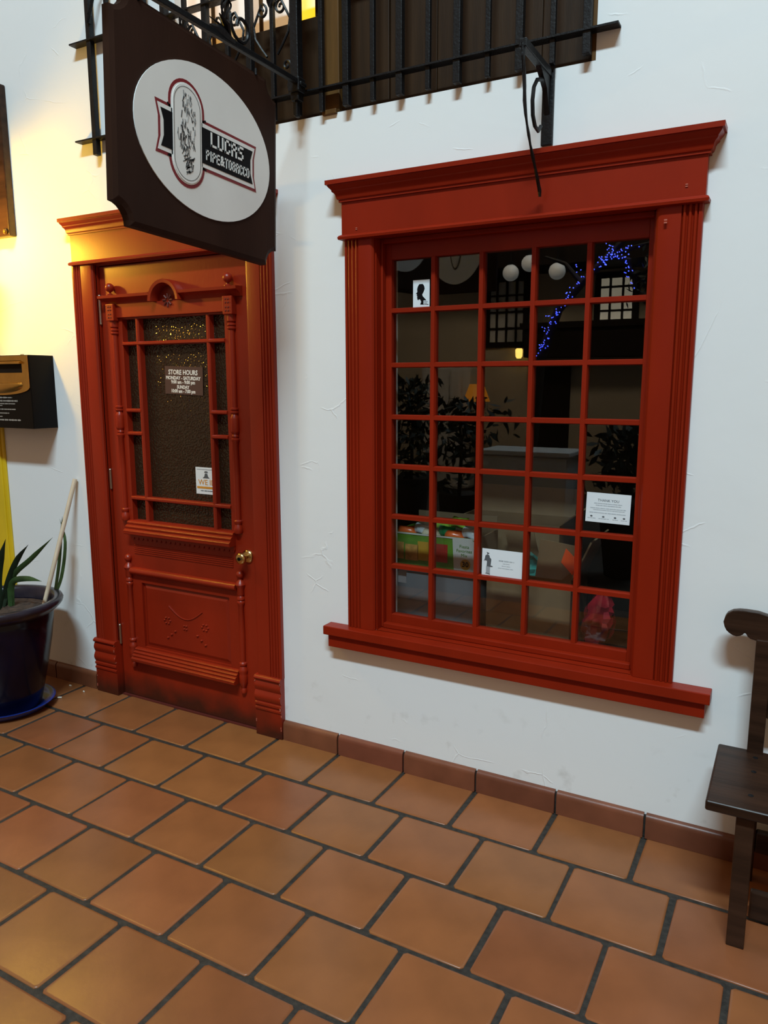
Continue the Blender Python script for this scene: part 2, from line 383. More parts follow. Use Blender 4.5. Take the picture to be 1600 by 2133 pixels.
# baseboard: bullnose tiles
def base_piece(x0, x1, parent):
    mb = MB(); prof = [(0.0, 0.0), (-0.020, 0.0), (-0.020, 0.066), (-0.0185, 0.076), (-0.014, 0.083), (-0.007, 0.0865), (0.0, 0.087)]
    mb.prism(prof, x0, x1, 'x'); return mb.build('baseboard_tile', 'base_tile', parent, smooth=True, angle=0.7)
bb = tag(B(-2.4, 2.4, -0.006, -0.0005, 0.0, 0.080).build('baseboard_front', 'grout'), 'bullnose terracotta baseboard along the white wall', 'baseboard', kind='structure')
# the door cuts the run: leave a gap in the backing by building it as two strips
bb.data.clear_geometry(); t_ = MB().box(-2.75, -1.66, -0.006, -0.0005, 0, 0.08).box(-0.482, 2.4, -0.006, -0.0005, 0, 0.08)
bb.data.from_pydata(t_.v, [], t_.f)
for c in range(-2, 8):
    a, b_ = -0.200 + PX*(c-0) + 0.004, -0.200 + PX*(c+1) - 0.004
    if b_ < -0.48: continue
    base_piece(max(a, -0.482), b_, bb)
for c in range(4):
    b_ = -1.665 - 0.312*c; base_piece(b_-0.304, b_, bb)

# ------------------------------------------------------------------ shared joinery
def fluted(mb, xo, xi, z0, z1, y0=-0.022):
    """casing board, xo = outer edge x, xi = inner edge x: three reeds by the outer edge, flat towards the opening"""
    s = 1 if xi > xo else -1; W = abs(xi-xo); p = [(xo, 0.0), (xo, y0+0.004), (xo+s*0.003, y0)]
    u = 0.012
    p.append((xo+s*u, y0))
    for k in range(3):
        cw = 0.016
        p.append((xo+s*(u+0.0005), y0+0.007))
        for a in range(5):
            th = PI*a/4
            p.append((xo+s*(u+0.0035+ (cw-0.007)/2*(1-math.cos(th))), y0+0.004-0.006*math.sin(th)))
        p.append((xo+s*(u+cw-0.0005), y0+0.007)); u += cw
    p.append((xo+s*(u+0.001), y0)); p.append((xo+s*(W-0.014), y0)); p.append((xo+s*(W-0.006), y0+0.003)); p.append((xo+s*W, y0+0.010)); p.append((xo+s*W, 0.0))
    return mb.prism(p, z0, z1, 'z')
def crown(mb, X0, X1, base, prof):
    """moulding with mitred returns; prof: (overhang, z)"""
    rings = []
    for o, z in prof:
        rings.append([(X0-o, 0.0, z), (X0-o, -(base+o), z), (X1+o, -(base+o), z), (X1+o, 0.0, z)])
    return mb.loft(rings)
def crown_profile(zb, zt, oh):
    h = zt-zb
    return [(o*oh, zb+f*h) for o, f in ((0.0, 0.0), (0.16, 0.0), (0.16, 0.10), (0.26, 0.13), (0.32, 0.22), (0.36, 0.34), (0.44, 0.42), (0.56, 0.47), (0.60, 0.50), (0.60, 0.55), (0.66, 0.60), (0.76, 0.66), (0.86, 0.74), (0.86, 0.78), (1.0, 0.79), (1.0, 1.0))]

# ------------------------------------------------------------------ window_1
W1 = thing('window_1', 'large red framed shop window with small square panes', 'window', (0.48, 0, 0.575), kind='structure')
X0, X1 = -0.02, 0.975
for xo, xi in ((-0.142, X0), (1.108, X1)):
    fluted(MB(), xo, xi, 0.578, 2.082).build('casing', 'red_paint', W1, smooth=True, angle=0.5)
B(-0.147, 1.113, -0.031, 0, 2.094, 2.216).build('frieze_board', 'red_paint', W1, bevel=0.002)
crown(MB(), -0.147, 1.113, 0.031, crown_profile(2.214, 2.287, 0.044)).build('crown_moulding', 'red_paint', W1, smooth=True, angle=0.5)
crown(MB(), -0.147, 1.113, 0.031, [(0, 2.080), (0.010, 2.082), (0.012, 2.090), (0.008, 2.096), (0, 2.100)]).build('lintel_bead', 'red_paint', W1, smooth=True)
MB().box(-0.237, 1.229, -0.062, -0.0005, 0.540, 0.577).box(X0, X1, -0.01, 0.035, 0.540, 0.577).build('sill', 'red_paint', W1, bevel=0.003)
B(-0.222, 1.214, -0.046, 0, 0.487, 0.5395).build('apron', 'red_paint', W1, bevel=0.002)
MB().box(X0, X0+0.004, 0, 0.16, 0.575, 2.084).build('jamb', 'red_paint', W1)
MB().box(X1-0.004, X1, 0, 0.16, 0.575, 2.084).build('jamb', 'red_paint', W1)
MB().box(X0, X1, 0, 0.16, 2.084, 2.088).build('jamb_head', 'red_paint', W1)
MB().box(X0, X1, 0.035, 0.16, 0.575, 0.580).build('jamb_sill', 'red_paint', W1)
for a in ((X0+.004, X0+0.013, 0.032, 0.058, 0.58, 2.084), (X1-0.013, X1-.004, 0.032, 0.058, 0.58, 2.084), (X0+.013, X1-.013, 0.032, 0.058, 2.066, 2.084), (X0+.013, X1-.013, 0.032, 0.058, 0.577, 0.598)):
    B(*a).build('stop_bead', 'red_paint', W1, bevel=0.003)
GX0, GX1, GZ0, GZ1 = 0.016, 0.944, 0.631, 2.010
sash = MB().box(X0+.004, GX0, 0.060, 0.095, 0.58, 2.084).box(GX1, X1-.004, 0.060, 0.095, 0.58, 2.084).box(GX0, GX1, 0.060, 0.095, 0.58, GZ0).box(GX0, GX1, 0.060, 0.095, GZ1, 2.084)
sash.build('sash_frame', 'red_paint', W1, bevel=0.0015)
MX = [0.188, 0.376, 0.567, 0.756]; MZ = [1.825, 1.622, 1.424, 1.231, 1.031, 0.829]
MW = 0.0105
def bar_prof(c, hw, y0, y1): return [(c-hw, y1), (c-hw, y0+0.010), (c-hw*0.72, y0), (c+hw*0.72, y0), (c+hw, y0+0.010), (c+hw, y1)]
for x in MX: MB().prism(bar_prof(x, MW, 0.060, 0.092), GZ0, GZ1, 'z').build('muntin', 'red_paint', W1)
for z in MZ:
    MB().prism([(p[1], p[0]) for p in bar_prof(z, MW*0.95, 0.0605, 0.0918)], GX0, GX1, 'x').build('muntin', 'red_paint', W1)
xe = [GX0] + MX + [GX1]; ze = [GZ0] + MZ[::-1] + [GZ1]
for i in range(5):
    for j in range(7):
        B(xe[i], xe[i+1], 0.078, 0.081, ze[j], ze[j+1]).build('pane', 'pane_glass', W1)
for (x, z, wd, hh) in ((-0.085, 2.112, .007, .008), (1.055, 2.128, .007, .009), (1.0, 2.03, .009, .012)):
    MB().box(x, x+wd, -0.0335, -0.030, z, z+hh*0.35).box(x, x+wd, -0.0335, -0.030, z+hh*0.65, z+hh).build('staple', 'chipped_red', W1)

# ------------------------------------------------------------------ trim_1: door surround
T1 = thing('trim_1', 'red fluted door surround with plinth blocks and crowned lintel', 'door frame', (-1.06, 0, 0), kind='structure')
for xo, xi in ((-1.640, -1.505), (-0.482, -0.618)):
    fluted(MB(), xo, xi, 0.280, 2.096).build('casing', 'red_door', T1, smooth=True, angle=0.5)
for x0, x1 in ((-1.650, -1.500), (-0.626, -0.484)):
    prof = [(0.0, 0.0), (-0.026, 0.0), (-0.026, 0.120), (-0.031, 0.124), (-0.031, 0.132), (-0.025, 0.135), (-0.025, 0.142), (-0.031, 0.146), (-0.031, 0.156), (-0.025, 0.160)]
    prof += [(-0.025-0.010*math.sin(PI*k/6), 0.160+0.050*k/6) for k in range(1, 6)] + [(-0.025, 0.212)]
    prof += [(-0.025-0.008*math.sin(PI*k/6), 0.214+0.044*k/6) for k in range(1, 6)] + [(-0.025, 0.259)]
    prof += [(-0.026-0.010*math.sin(PI*k/6), 0.260+0.022*k/6) for k in range(1, 6)] + [(-0.024, 0.283), (0.0, 0.283)]
    pb = MB().prism(prof, x0, x1, 'x').build('plinth_block', 'red_door', T1, smooth=True, angle=0.7)
    ch = MB(); rc = random.Random(int(-x0*100))
    for k in range(9):
        zz = rc.uniform(0.02, 0.27); hh = rc.uniform(0.003, 0.014); xx = x1-rc.uniform(0.001, 0.006) if rc.random() < 0.7 else x0+rc.uniform(0.002, 0.006)
        ch.box(xx-0.0018, xx+0.0018, -0.0275 if zz < 0.115 else -0.0335, -0.024, zz, zz+hh)
    tag(ch.build('paint_chips', 'chipped_red', pb), kind='stuff')
B(-1.630, -0.492, -0.026, 0, 2.108, 2.232).build('frieze_board', 'red_door', T1, bevel=0.002)
crown(MB(), -1.630, -0.492, 0.026, crown_profile(2.230, 2.302, 0.036)).build('crown_moulding', 'red_door', T1, smooth=True, angle=0.5)
crown(MB(), -1.630, -0.492, 0.026, [(0, 2.094), (0.010, 2.096), (0.012, 2.104), (0.008, 2.110), (0, 2.113)]).build('lintel_bead', 'red_door', T1, smooth=True)
for a in ((-1.505, -1.499, 0.0, 0.17, 0.0, 2.095), (-0.626, -0.620, 0.0, 0.17, 0.0, 2.095), (-1.499, -0.626, 0.0, 0.17, 2.089, 2.095)):
    B(*a).build('jamb', 'red_door', T1)
B(-1.499, -0.626, 0.002, 0.17, -0.004, 0.004).build('threshold', 'groove_red', T1)

# ------------------------------------------------------------------ door_1
D = thing('door_1', 'carved red shop door with pebbled glass and turned spindles', 'door', (-1.0625, 0.03, 0), kind='structure')
xc = -1.0640; DX0, DX1, YF = -1.494, -0.631, 0.014
HG, GB, GT = 0.303, 0.908, 1.845
slab = MB()
slab.box(DX0, xc-HG, YF, YF+0.042, 0.006, 2.085).box(xc+HG, DX1, YF, YF+0.042, 0.006, 2.085)
slab.box(xc-HG, xc+HG, YF, YF+0.042, GT, 2.085).box(xc-HG, xc+HG, YF, YF+0.042, 0.600, GB).box(xc-HG, xc+HG, YF, YF+0.042, 0.006, 0.275)
slab.box(xc-HG, xc-0.272, YF, YF+0.042, 0.275, 0.600).box(xc+0.272, xc+HG, YF, YF+0.042, 0.275, 0.600)
slab.build('slab', 'red_door', D)
pn = MB(); pn.loft([[(xc-a, y, z0), (xc+a, y, z0), (xc+a, y, z1), (xc-a, y, z1)] for a, y, z0, z1 in ((0.272, YF+0.014, 0.275, 0.600), (0.262, YF+0.013, 0.285, 0.590), (0.248, YF+0.006, 0.300, 0.575), (0.246, YF+0.006, 0.302, 0.573))], caps=False)
pn.add([(xc-0.246, YF+0.006, 0.302), (xc+0.246, YF+0.006, 0.302), (xc+0.246, YF+0.006, 0.573), (xc-0.246, YF+0.006, 0.573)], [(0, 1, 2, 3)])
pn.box(xc-0.272, xc+0.272, YF+0.0145, YF+0.03, 0.275, 0.600)
lp = pn.build('lower_panel', 'red_door', D)
# carving on the lower panel: swag, sprigs, little flowers
cv = MB(); yv = YF+0.0045
cv.tube([(xc-0.105+0.21*k/14, yv, 0.505-0.052*math.sin(PI*k/14)) for k in range(15)], 0.0032, 6)
for sx in (-1, 1):
    for k in range(3): cv.sphere((xc+sx*(0.07+0.024*k), yv, 0.385-0.019*k), 0.0075, 8, 5, 0.6)
    for k in range(6):
        a = 2*PI*k/6; cv.sphere((xc+sx*0.118+0.018*math.cos(a), yv, 0.432+0.015*math.sin(a)), 0.006, 8, 5, 0.7)
for k in range(4): cv.sphere((xc-0.012+0.014*(k % 2), yv, 0.405+0.016*(k//2)), 0.006, 8, 5, 0.7)
co = cv.build('carved_swag', 'red_door', lp, smooth=True)
# shelf cornice with round hood, balls, corbels
mb = MB()
prof = [(0.0, 1.912), (-0.012, 1.912), (-0.016, 1.920), (-0.028, 1.932), (-0.044, 1.938), (-0.046, 1.950), (0.0, 1.953)]
for a, b_ in ((xc-0.405, xc-0.086), (xc+0.086, xc+0.405)):
    mb.prism([(YF+p[0], p[1]) for p in prof], a, b_, 'x')
mb.build('cornice_shelf', 'red_door', D, smooth=True, angle=0.5)
hood = MB(); rings = []
for k in range(17):
    a = PI*k/16; ca, sa = math.cos(a), math.sin(a)
    rings.append([(xc+r*ca, y, 1.912+r*sa) for r, y in ((0.066, YF), (0.066, YF-0.030), (0.074, YF-0.046), (0.088, YF-0.048), (0.090, YF-0.044), (0.090, YF))])
hood.loft(rings)
hood.build('round_hood', 'red_door', D, smooth=True, angle=0.6)
ros = MB()
for k in range(8):
    a = 2*PI*k/8
    ros.tube([(xc+0.010*math.cos(a), YF-0.014, 1.915+0.010*math.sin(a)), (xc+0.028*math.cos(a), YF-0.015, 1.915+0.028*math.sin(a))], 0.0042, 6)
ros.build('rosette', 'groove_red', D, smooth=True)
MB().box(xc-0.325, xc+0.325, YF-0.013, YF, 1.852, 1.913).build('frieze', 'red_door', D, bevel=0.002)
for sx in (-1, 1):
    x = xc+sx*0.346
    cb = MB().box(x-0.025, x+0.025, YF-0.032, YF, 1.838, 1.913).build('corbel', 'red_door', D, bevel=0.003)
    fl = MB()
    for zz in (1.893, 1.860):
        for k in range(4):
            a = PI/4+PI/2*k; fl.sphere((x+0.010*math.cos(a), YF-0.0325, zz+0.010*math.sin(a)), 0.0036, 6, 4)
    fl.build('corbel_flower', 'groove_red', cb)
    ba = MB().lathe([(0.0001, 1.951), (0.016, 1.952), (0.016, 1.956), (0.007, 1.960), (0.006, 1.968)], x, YF-0.022, 14)
    ba.sphere((x, YF-0.022, 1.986), 0.0205, 16, 10); ba.build('ball_finial', 'red_door', D, smooth=True)
    # long spindle beside the glass
    sp_ = [(0.001, 1.840), (0.020, 1.838), (0.020, 1.812), (0.014, 1.806), (0.0195, 1.801), (0.0195, 1.795), (0.014, 1.792), (0.0195, 1.787), (0.0195, 1.781), (0.0135, 1.776),
           (0.0155, 1.60), (0.0135, 1.452), (0.019, 1.449), (0.019, 1.443), (0.014, 1.440), (0.019, 1.436), (0.019, 1.430), (0.013, 1.424), (0.0195, 1.410), (0.0205, 1.405), (0.0205, 1.352),
           (0.0195, 1.347), (0.013, 1.338), (0.016, 1.330), (0.013, 1.322), (0.019, 1.318), (0.019, 1.312), (0.0135, 1.305), (0.0155, 1.15), (0.0135, 0.965), (0.0185, 0.960), (0.0185, 0.952), (0.014, 0.944), (0.020, 0.930), (0.022, 0.918), (0.018, 0.905), (0.001, 0.903)]
    MB().lathe(sp_, x, YF-0.006, 14).build('spindle', 'red_door', D, smooth=True, angle=0.7)
    lo = [(0.001, 0.738)] + [(0.019*math.sin(PI*k/7), 0.718+0.019*math.cos(PI*k/7)) for k in range(1, 7)] + [(0.008, 0.697), (0.010, 0.692), (0.019, 0.684), (0.024, 0.672), (0.020, 0.662), (0.016, 0.655), (0.018, 0.628), (0.013, 0.620),
         (0.018, 0.612), (0.018, 0.604), (0.013, 0.600), (0.018, 0.594), (0.018, 0.586), (0.0125, 0.578), (0.0145, 0.44), (0.0125, 0.312), (0.0185, 0.306), (0.0185, 0.298), (0.013, 0.292), (0.015, 0.286), (0.021, 0.276), (0.022, 0.266),
         (0.018, 0.256), (0.020, 0.250), (0.020, 0.215), (0.014, 0.200), (0.009, 0.186), (0.014, 0.176), (0.013, 0.164), (0.001, 0.158)]
    MB().lathe(lo, x, YF-0.006, 14).build('panel_spindle', 'red_door', D, smooth=True, angle=0.7)
# muntins and panes in the door glass
VX = [xc-0.209, xc+0.209]
def bead(c, hw, y0, y1): return [(c-hw, y1), (c-hw, y0+0.006), (c-hw*0.5, y0), (c+hw*0.5, y0), (c+hw, y0+0.006), (c+hw, y1)]
for x in VX: MB().prism(bead(x, 0.0095, YF-0.004, YF+0.036), GB, GT, 'z').build('muntin', 'red_door', D)
def hbar(x0, x1, z): MB().prism([(p[1], p[0]) for p in bead(z, 0.0085, YF-0.006, YF+0.0355)], x0, x1, 'x').build('muntin', 'red_door', D)
for z in (1.735, 1.016): hbar(xc-HG, xc+HG, z)
for z in (1.430, 1.323): hbar(xc-HG, VX[0], z); hbar(VX[1], xc+HG, z)
for (a, b_) in ((xc-HG, VX[0]), (VX[1], xc+HG)):
    for z0, z1 in ((GB, 1.016), (1.016, 1.323), (1.323, 1.430), (1.430, 1.735), (1.735, GT)):
        B(a, b_, YF+0.030, YF+0.034, z0, z1).build('pane', 'pebbled_glass', D)
for z0, z1 in ((GB, 1.016), (1.016, 1.735), (1.735, GT)): B(VX[0], VX[1], YF+0.030, YF+0.034, z0, z1).build('pane', 'pebbled_glass', D)
# reeded ledges, scalloped fringe, grooves
def ledge(z0, z1, hx, out, n):
    p = [(YF, z0), (YF-out, z0), (YF-out-0.002, z0+0.004)]
    for k in range(n):
        a0 = k/n; a1 = (k+1)/n
        ya = YF-out+out*0.86*a0; yb = YF-out+out*0.86*a1; za = z0+0.008+(z1-z0-0.008)*a0; zb = z0+0.008+(z1-z0-0.008)*a1
        p += [(ya-0.002, za+0.001), (ya-0.0035, (za+zb)/2), ((ya+yb)/2-0.003, zb-0.003), (yb+0.001, zb)]
    p.append((YF, z1))
    MB().prism(p, xc-hx, xc+hx, 'x').build('reeded_ledge', 'red_door', D, smooth=True, angle=0.45)
ledge(0.845, 0.908, 0.324, 0.045, 3)
ledge(0.206, 0.268, 0.324, 0.045, 4)
MB().prism([(YF, 0.640), (YF-0.014, 0.640), (YF-0.024, 0.648), (YF-0.027, 0.658), (YF-0.022, 0.668), (YF-0.010, 0.674), (YF, 0.675)], xc-0.326, xc+0.326, 'x').build('panel_rail', 'red_door', D, smooth=True, angle=0.8)
sc = MB().box(xc-0.322, xc+0.322, YF-0.010, YF, 0.826, 0.845)
for k in range(22):
    x = xc-0.308+0.0293*k; sc.prism([(x+0.0125*math.cos(PI+PI*a/6), 0.826+0.014*math.sin(PI+PI*a/6)) for a in range(7)], YF-0.008, YF, 'y')
sc.build('scalloped_fringe', 'red_door', D)
gr = MB()
for k in range(5): gr.prism([(YF, 0.742+0.0095*k), (YF-0.0035, 0.744+0.0095*k), (YF-0.0035, 0.747+0.0095*k), (YF, 0.749+0.0095*k)], xc-0.305, xc+0.305, 'x')
gr.build('reeding', 'red_door', D)
kx, kz = -0.676, 0.803
kn = MB().lathe([(0.001, YF-0.060), (0.014, YF-0.061), (0.024, YF-0.056), (0.0265, YF-0.046), (0.022, YF-0.036), (0.013, YF-0.030), (0.012, YF-0.014), (0.022, YF-0.010), (0.030, YF-0.005), (0.031, YF)], kx, 0, 20, ax='y', cz=kz)
ko = kn.build('door_knob', 'gold_knob', D, smooth=True, angle=0.9)
MB().lathe([(0.0085, YF-0.0625), (0.0085, YF-0.058)], kx, 0, 12, ax='y', cz=kz).build('keyhole', 'black_metal', ko)
for z0, z1 in ((1.83, 1.955), (1.055, 1.143), (0.27, 0.362)):
    hg = MB().lathe([(0.007, z0), (0.007, z1)], -1.4975, YF-0.006, 10); hg.sphere((-1.4975, YF-0.006, z1), 0.0075, 8, 6); hg.sphere((-1.4975, YF-0.006, z0), 0.0075, 8, 6)
    hg.build('hinge', 'steel', D, smooth=True, angle=0.8)

# papers on the door glass
def door_place(cx, cz, y, rot=0.0):
    c, s_ = math.cos(rot), math.sin(rot)
    return lambda p: (cx + p[0]*c - p[1]*s_, y - p[2], cz + p[0]*s_ + p[1]*c)
H = thing('hours_sign', 'plum brown store hours notice stuck on the door glass', 'sign', (-1.030, YF+0.029, 1.567))
pl = door_place(-1.030, 1.567, YF+0.0275, -0.035)
MB().add([pl(p) for p in ((-.112,-.062,0),(.112,-.062,0),(.112,.062,0),(-.112,.062,0),(-.112,-.062,.0012),(.112,-.062,.0012),(.112,.062,.0012),(-.112,.062,.0012))], [(0,1,2,3),(4,5,6,7),(0,1,5,4),(1,2,6,5),(2,3,7,6),(3,0,4,7)]).build('film', 'plum_film', H)
pl = door_place(-1.030, 1.567, YF+0.0263, -0.035)
for body, size, v, sx in (('STORE HOURS', 0.030, 0.035, 0.88), ('MONDAY - SATURDAY', 0.0215, 0.010, 0.92), ('9:00 am - 9:00 pm', 0.0215, -0.008, 0.90), ('SUNDAY', 0.0205, -0.030, 0.90), ('10:00 am - 7:00 pm', 0.0215, -0.048, 0.86)):
    text_mb(body, size, (lambda v: (lambda p: pl((p[0]-0.004, p[1]+v, p[2]))))(v), bold=0.0007, depth=0.0006, sx=sx).build('lettering', 'caption_white', H)
I = thing('id_sticker', 'white and orange proof of age sticker on the door glass', 'sticker', (-0.925, YF+0.029, 1.118))
pl = door_place(-0.922, 1.120, YF+0.0280)
def plate(u0, u1, v0, v1, h, m, par, name, place, t=0.0012):
    return MB().add([place(p) for p in ((u0,v0,h),(u1,v0,h),(u1,v1,h),(u0,v1,h),(u0,v0,h+t),(u1,v0,h+t),(u1,v1,h+t),(u0,v1,h+t))], [(0,1,2,3),(4,5,6,7),(0,1,5,4),(1,2,6,5),(2,3,7,6),(3,0,4,7)]).build(name, m, par)
plate(-0.061, 0.061, -0.061, 0.061, 0, 'paper', I, 'sheet', pl)
plate(-0.055, 0.061, -0.036, -0.026, 0.0013, 'orange_ink', I, 'stripe', pl, 0.0005)
text_mb('WE ID', 0.034, lambda p: pl((p[0]+0.004, p[1]-0.008, p[2]+0.0016)), bold=0.0003, depth=0.0005, sx=1.05).build('lettering', 'orange_ink', I)
plate(-0.053, 0.056, 0.050, 0.053, 0.0013, 'ink_grey', I, 'border', pl, 0.0004)
fg = MB(); fg.prism([(-0.020, 0.012), (0.020, 0.012), (0.012, 0.020), (0.007, 0.034), (-0.006, 0.034), (-0.010, 0.020)], 0.0013, 0.0019, 'z'); fg.prism([(-0.010, 0.037), (0.012, 0.037), (0.008, 0.044), (-0.006, 0.044)], 0.0013, 0.0019, 'z')
fg.v = [pl(p) for p in fg.v]; fg.build('figure', 'paper_ink', I)
scribble(MB(), -0.035, 0.045, -0.046, 0.006, lambda p: pl((p[0], p[1], p[2]+0.0013)), 4, 0.0004).build('small_print', 'paper_ink', I)

# ------------------------------------------------------------------ window_2: shuttered opening above with lit leaf
W2 = thing('window_2', 'upper brown shuttered opening with a lit yellow leaf behind iron grille', 'window', (-0.1, 0.1, 2.54), kind='structure')
B(-0.95, 0.765, 0.03, 0.12, 2.540, 2.560).build('bottom_rail', 'board_brown', W2)
for k in range(5):
    a = -0.172 + 0.1874*k; B(a+0.002, a+0.1854, 0.045 + 0.004*(k % 2), 0.075, 2.560, 4.3).build('shutter_board', 'board_brown', W2, bevel=0.002)
B(0.752, 0.765, 0.0, 0.045, 2.541, 4.3).build('jamb_strip', 'board_tan', W2)
B(-0.95, -0.238, 0.045, 0.075, 2.560, 2.905).build('kick_panel', 'board_brown', W2, bevel=0.002)
B(-0.300, -0.238, 0.045, 0.075, 2.905, 4.3).build('leaf_stile', 'board_brown', W2, bevel=0.002)
B(-0.238, -0.176, 0.010, 0.075, 2.548, 4.3).build('mullion_post', 'board_tan', W2, bevel=0.003)
B(-0.239, -0.178, -0.012, 0.009, 2.534, 2.552).build('broken_foot', 'board_tan', W2, bevel=0.003)
B(-0.95, -0.730, 0.062, 0.070, 2.905, 4.3).build('lit_pane', 'amber_glow', W2)
B(-0.730, -0.372, 0.062, 0.070, 2.905, 4.3).build('lit_pane', 'curtain_glow', W2)
B(-0.372, -0.300, 0.062, 0.070, 2.905, 4.3).build('lit_pane', 'yellow_glow', W2)
for x in (-0.56, -0.80): B(x-0.008, x+0.008, 0.056, 0.062, 2.905, 4.3).build('leaf_bar', 'board_tan', W2)

# ------------------------------------------------------------------ iron grille
G = thing('window_grille', 'black wrought iron window grille with scrolls above the shop front', 'grille', (-0.297, -0.08, 2.52))
GY = -0.023
for k in range(21):
    x = -1.420 + 0.1081*k; thick = (k % 2 == 0); h = 0.0125 if thick else 0.0085
    zb = 2.545 if k not in (0, 20) else 2.552
    B(x-h, x+h, GY-h, GY+h, zb, 4.1).build('bar', 'iron', G, bevel=0.002)
for z in (2.620, 3.018, 3.9): B(-1.535, 0.838, GY-0.018, GY+0.0225, z-0.003, z+0.003).build('rail', 'iron', G)
def spiral(cx, cz, r0, turns, a0, sgn, tail):
    pts = []
    for k in range(22):
        f = k/21; a = a0 + sgn*turns*2*PI*f; r = r0*(0.22+0.78*f); pts.append((cx+r*math.cos(a), GY-0.004, cz+0.028+r*math.sin(a)))
    return pts + tail
for k in range(4, 10):
    x = -1.420 + 0.1081*k + 0.053; s_ = 1 if k % 2 == 0 else -1
    pts = spiral(x+s_*0.010, 2.905, 0.026, 1.25, 0 if s_ > 0 else PI, s_, [])
    e = pts[-1]; pts += [(x-s_*0.030, GY-0.004, 2.888), (x-s_*0.022, GY-0.004, 2.843), (x+s_*0.006, GY-0.004, 2.803), (x+s_*0.030, GY-0.004, 2.773)]
    pts2 = spiral(x-s_*0.012, 2.700, 0.020, 1.1, PI if s_ > 0 else 0, s_, [])
    MB().tube(pts, 0.0048, 6).build('scroll', 'iron', G, smooth=True)
    if k % 2: MB().tube(pts2, 0.0048, 6).build('scroll', 'iron', G, smooth=True)
for k in (5, 7, 9):    # twisted basket on thin bars
    x = -1.420 + 0.1081*k; bk = MB()
    for q in range(4):
        bk.tube([(x+0.021*math.sin(PI*t/12)*math.cos(q*PI/2+t*0.26), GY-0.002+0.021*math.sin(PI*t/12)*math.sin(q*PI/2+t*0.26), 2.93+0.10*t/12) for t in range(13)], 0.0042, 5)
    bk.build('basket_twist', 'iron', G, smooth=True)
tw = MB().tube([(-1.408, GY-0.012, 3.08), (-1.400, GY-0.015, 3.11), (-1.380, GY-0.016, 3.15), (-1.360, GY-0.016, 3.20), (-1.325, GY-0.016, 3.25), (-1.265, GY-0.016, 3.29)], [0.013, 0.011, 0.008, 0.012, 0.008, 0.012], 6, twist=0.8, flat=0.55)
tw.build('scroll', 'iron', G, smooth=True)

# ------------------------------------------------------------------ sign bracket + hanging sign
BR = thing('sign_bracket', 'black iron bracket arm holding the brown oval sign', 'bracket', (-0.297, -0.05, 2.51))
MB().box(-0.331, -0.296, -0.080, -0.046, 2.580, 4.1).box(-0.320, -0.307, -0.073, -0.053, 2.525, 2.580).build('post', 'iron', BR, bevel=0.003)
MB().box(-0.338, -0.287, -0.090, -0.0455, 2.606, 2.656).box(-0.346, -0.280, -0.084, -0.0458, 2.626, 2.640).build('clamp', 'iron', BR, bevel=0.004)
MB().box(-0.351, -0.276, -0.092, -0.0455, 2.945, 2.975).build('clamp', 'iron', BR, bevel=0.006)
B(-0.310, -0.290, -1.02, -0.080, 2.630, 2.648).build('arm', 'iron', BR, bevel=0.003)
sc_ = MB(); sc_.tube([(-0.297, -0.40-0.055*math.cos(a)*f, 2.70+0.055*math.sin(a)*f) for a, f in [(k*0.42, 0.35+0.65*k/16) for k in range(17)]] , 0.006, 6)
sc_.build('scroll', 'iron', BR, smooth=True)
lf = MB()
for q in (-1, 1): lf.tube([(-0.297, -0.46, 2.65), (-0.297+q*0.012, -0.49, 2.675), (-0.297+q*0.020, -0.53, 2.690)], [0.008, 0.013, 0.002], 6, flat=0.4)
lf.tube([(-0.297, -0.44, 2.64), (-0.297, -0.50, 2.655), (-0.297, -0.55, 2.652)], [0.010, 0.016, 0.006], 6)
lf.build('leaf_knot', 'iron', BR, smooth=True)
MB().tube([(-0.297, -1.0, 2.640), (-0.297, -1.03, 2.640), (-0.297, -1.055, 2.652), (-0.297, -1.09, 2.66)], [0.012, 0.018, 0.012, 0.001], 8).build('arm_tip', 'iron', BR, smooth=True)

GLY = {'L': 'lb', 'U': 'lrb', 'C': 'ltbxy', 'A': 'lrtm', 'S': 'tmbzw', 'P': 'ltmy2', 'I': 'c', 'E': 'ltmb', 'T': 'tc', 'O': 'lrtb', 'B': 'ltmbr', '&': 'zwtmbl'}
def block_letters(word, cu, cv, width, h, place, z0, t=0.0010):
    """squared sign-painter capitals from straight strokes"""
    n = len(word); st = 0.165*h; ws = [0.42 if c == 'I' else 1.0 for c in word]; gap = 0.24
    unit = width/(sum(ws)+gap*(n-1)); u = cu-width/2; mb = MB()
    for c, wf in zip(word, ws):
        w_ = unit*wf; sx = min(0.25*unit, st*1.05); R_ = []; b, tp = cv-h/2, cv+h/2; m = cv+0.04*h
        for g in GLY[c].replace('y2', 'Y'):
            R_ += {'l': [(u, u+sx, b, tp)], 'r': [(u+w_-sx, u+w_, b, tp)], 't': [(u, u+w_, tp-st, tp)], 'b': [(u, u+w_, b, b+st)], 'm': [(u, u+w_, m-st/2, m+st/2)],
                   'c': [(u+w_/2-sx/2, u+w_/2+sx/2, b, tp)], 'x': [(u+w_-sx, u+w_, b, b+0.34*h)], 'y': [(u+w_-sx, u+w_, tp-0.34*h, tp)], 'Y': [(u+w_-sx, u+w_, m-st/2, tp)],
                   'z': [(u, u+sx, m-st/2, tp)], 'w': [(u+w_-sx, u+w_, b, m+st/2)]}[g]
        for (a0, a1, b0, b1) in R_:
            mb.add([place(p) for p in ((a0,b0,z0),(a1,b0,z0),(a1,b1,z0),(a0,b1,z0),(a0,b0,z0+t),(a1,b0,z0+t),(a1,b1,z0+t),(a0,b1,z0+t))], [(0,1,2,3),(4,5,6,7),(0,1,5,4),(1,2,6,5),(2,3,7,6),(3,0,4,7)])
        u += w_ + gap*unit
    return mb
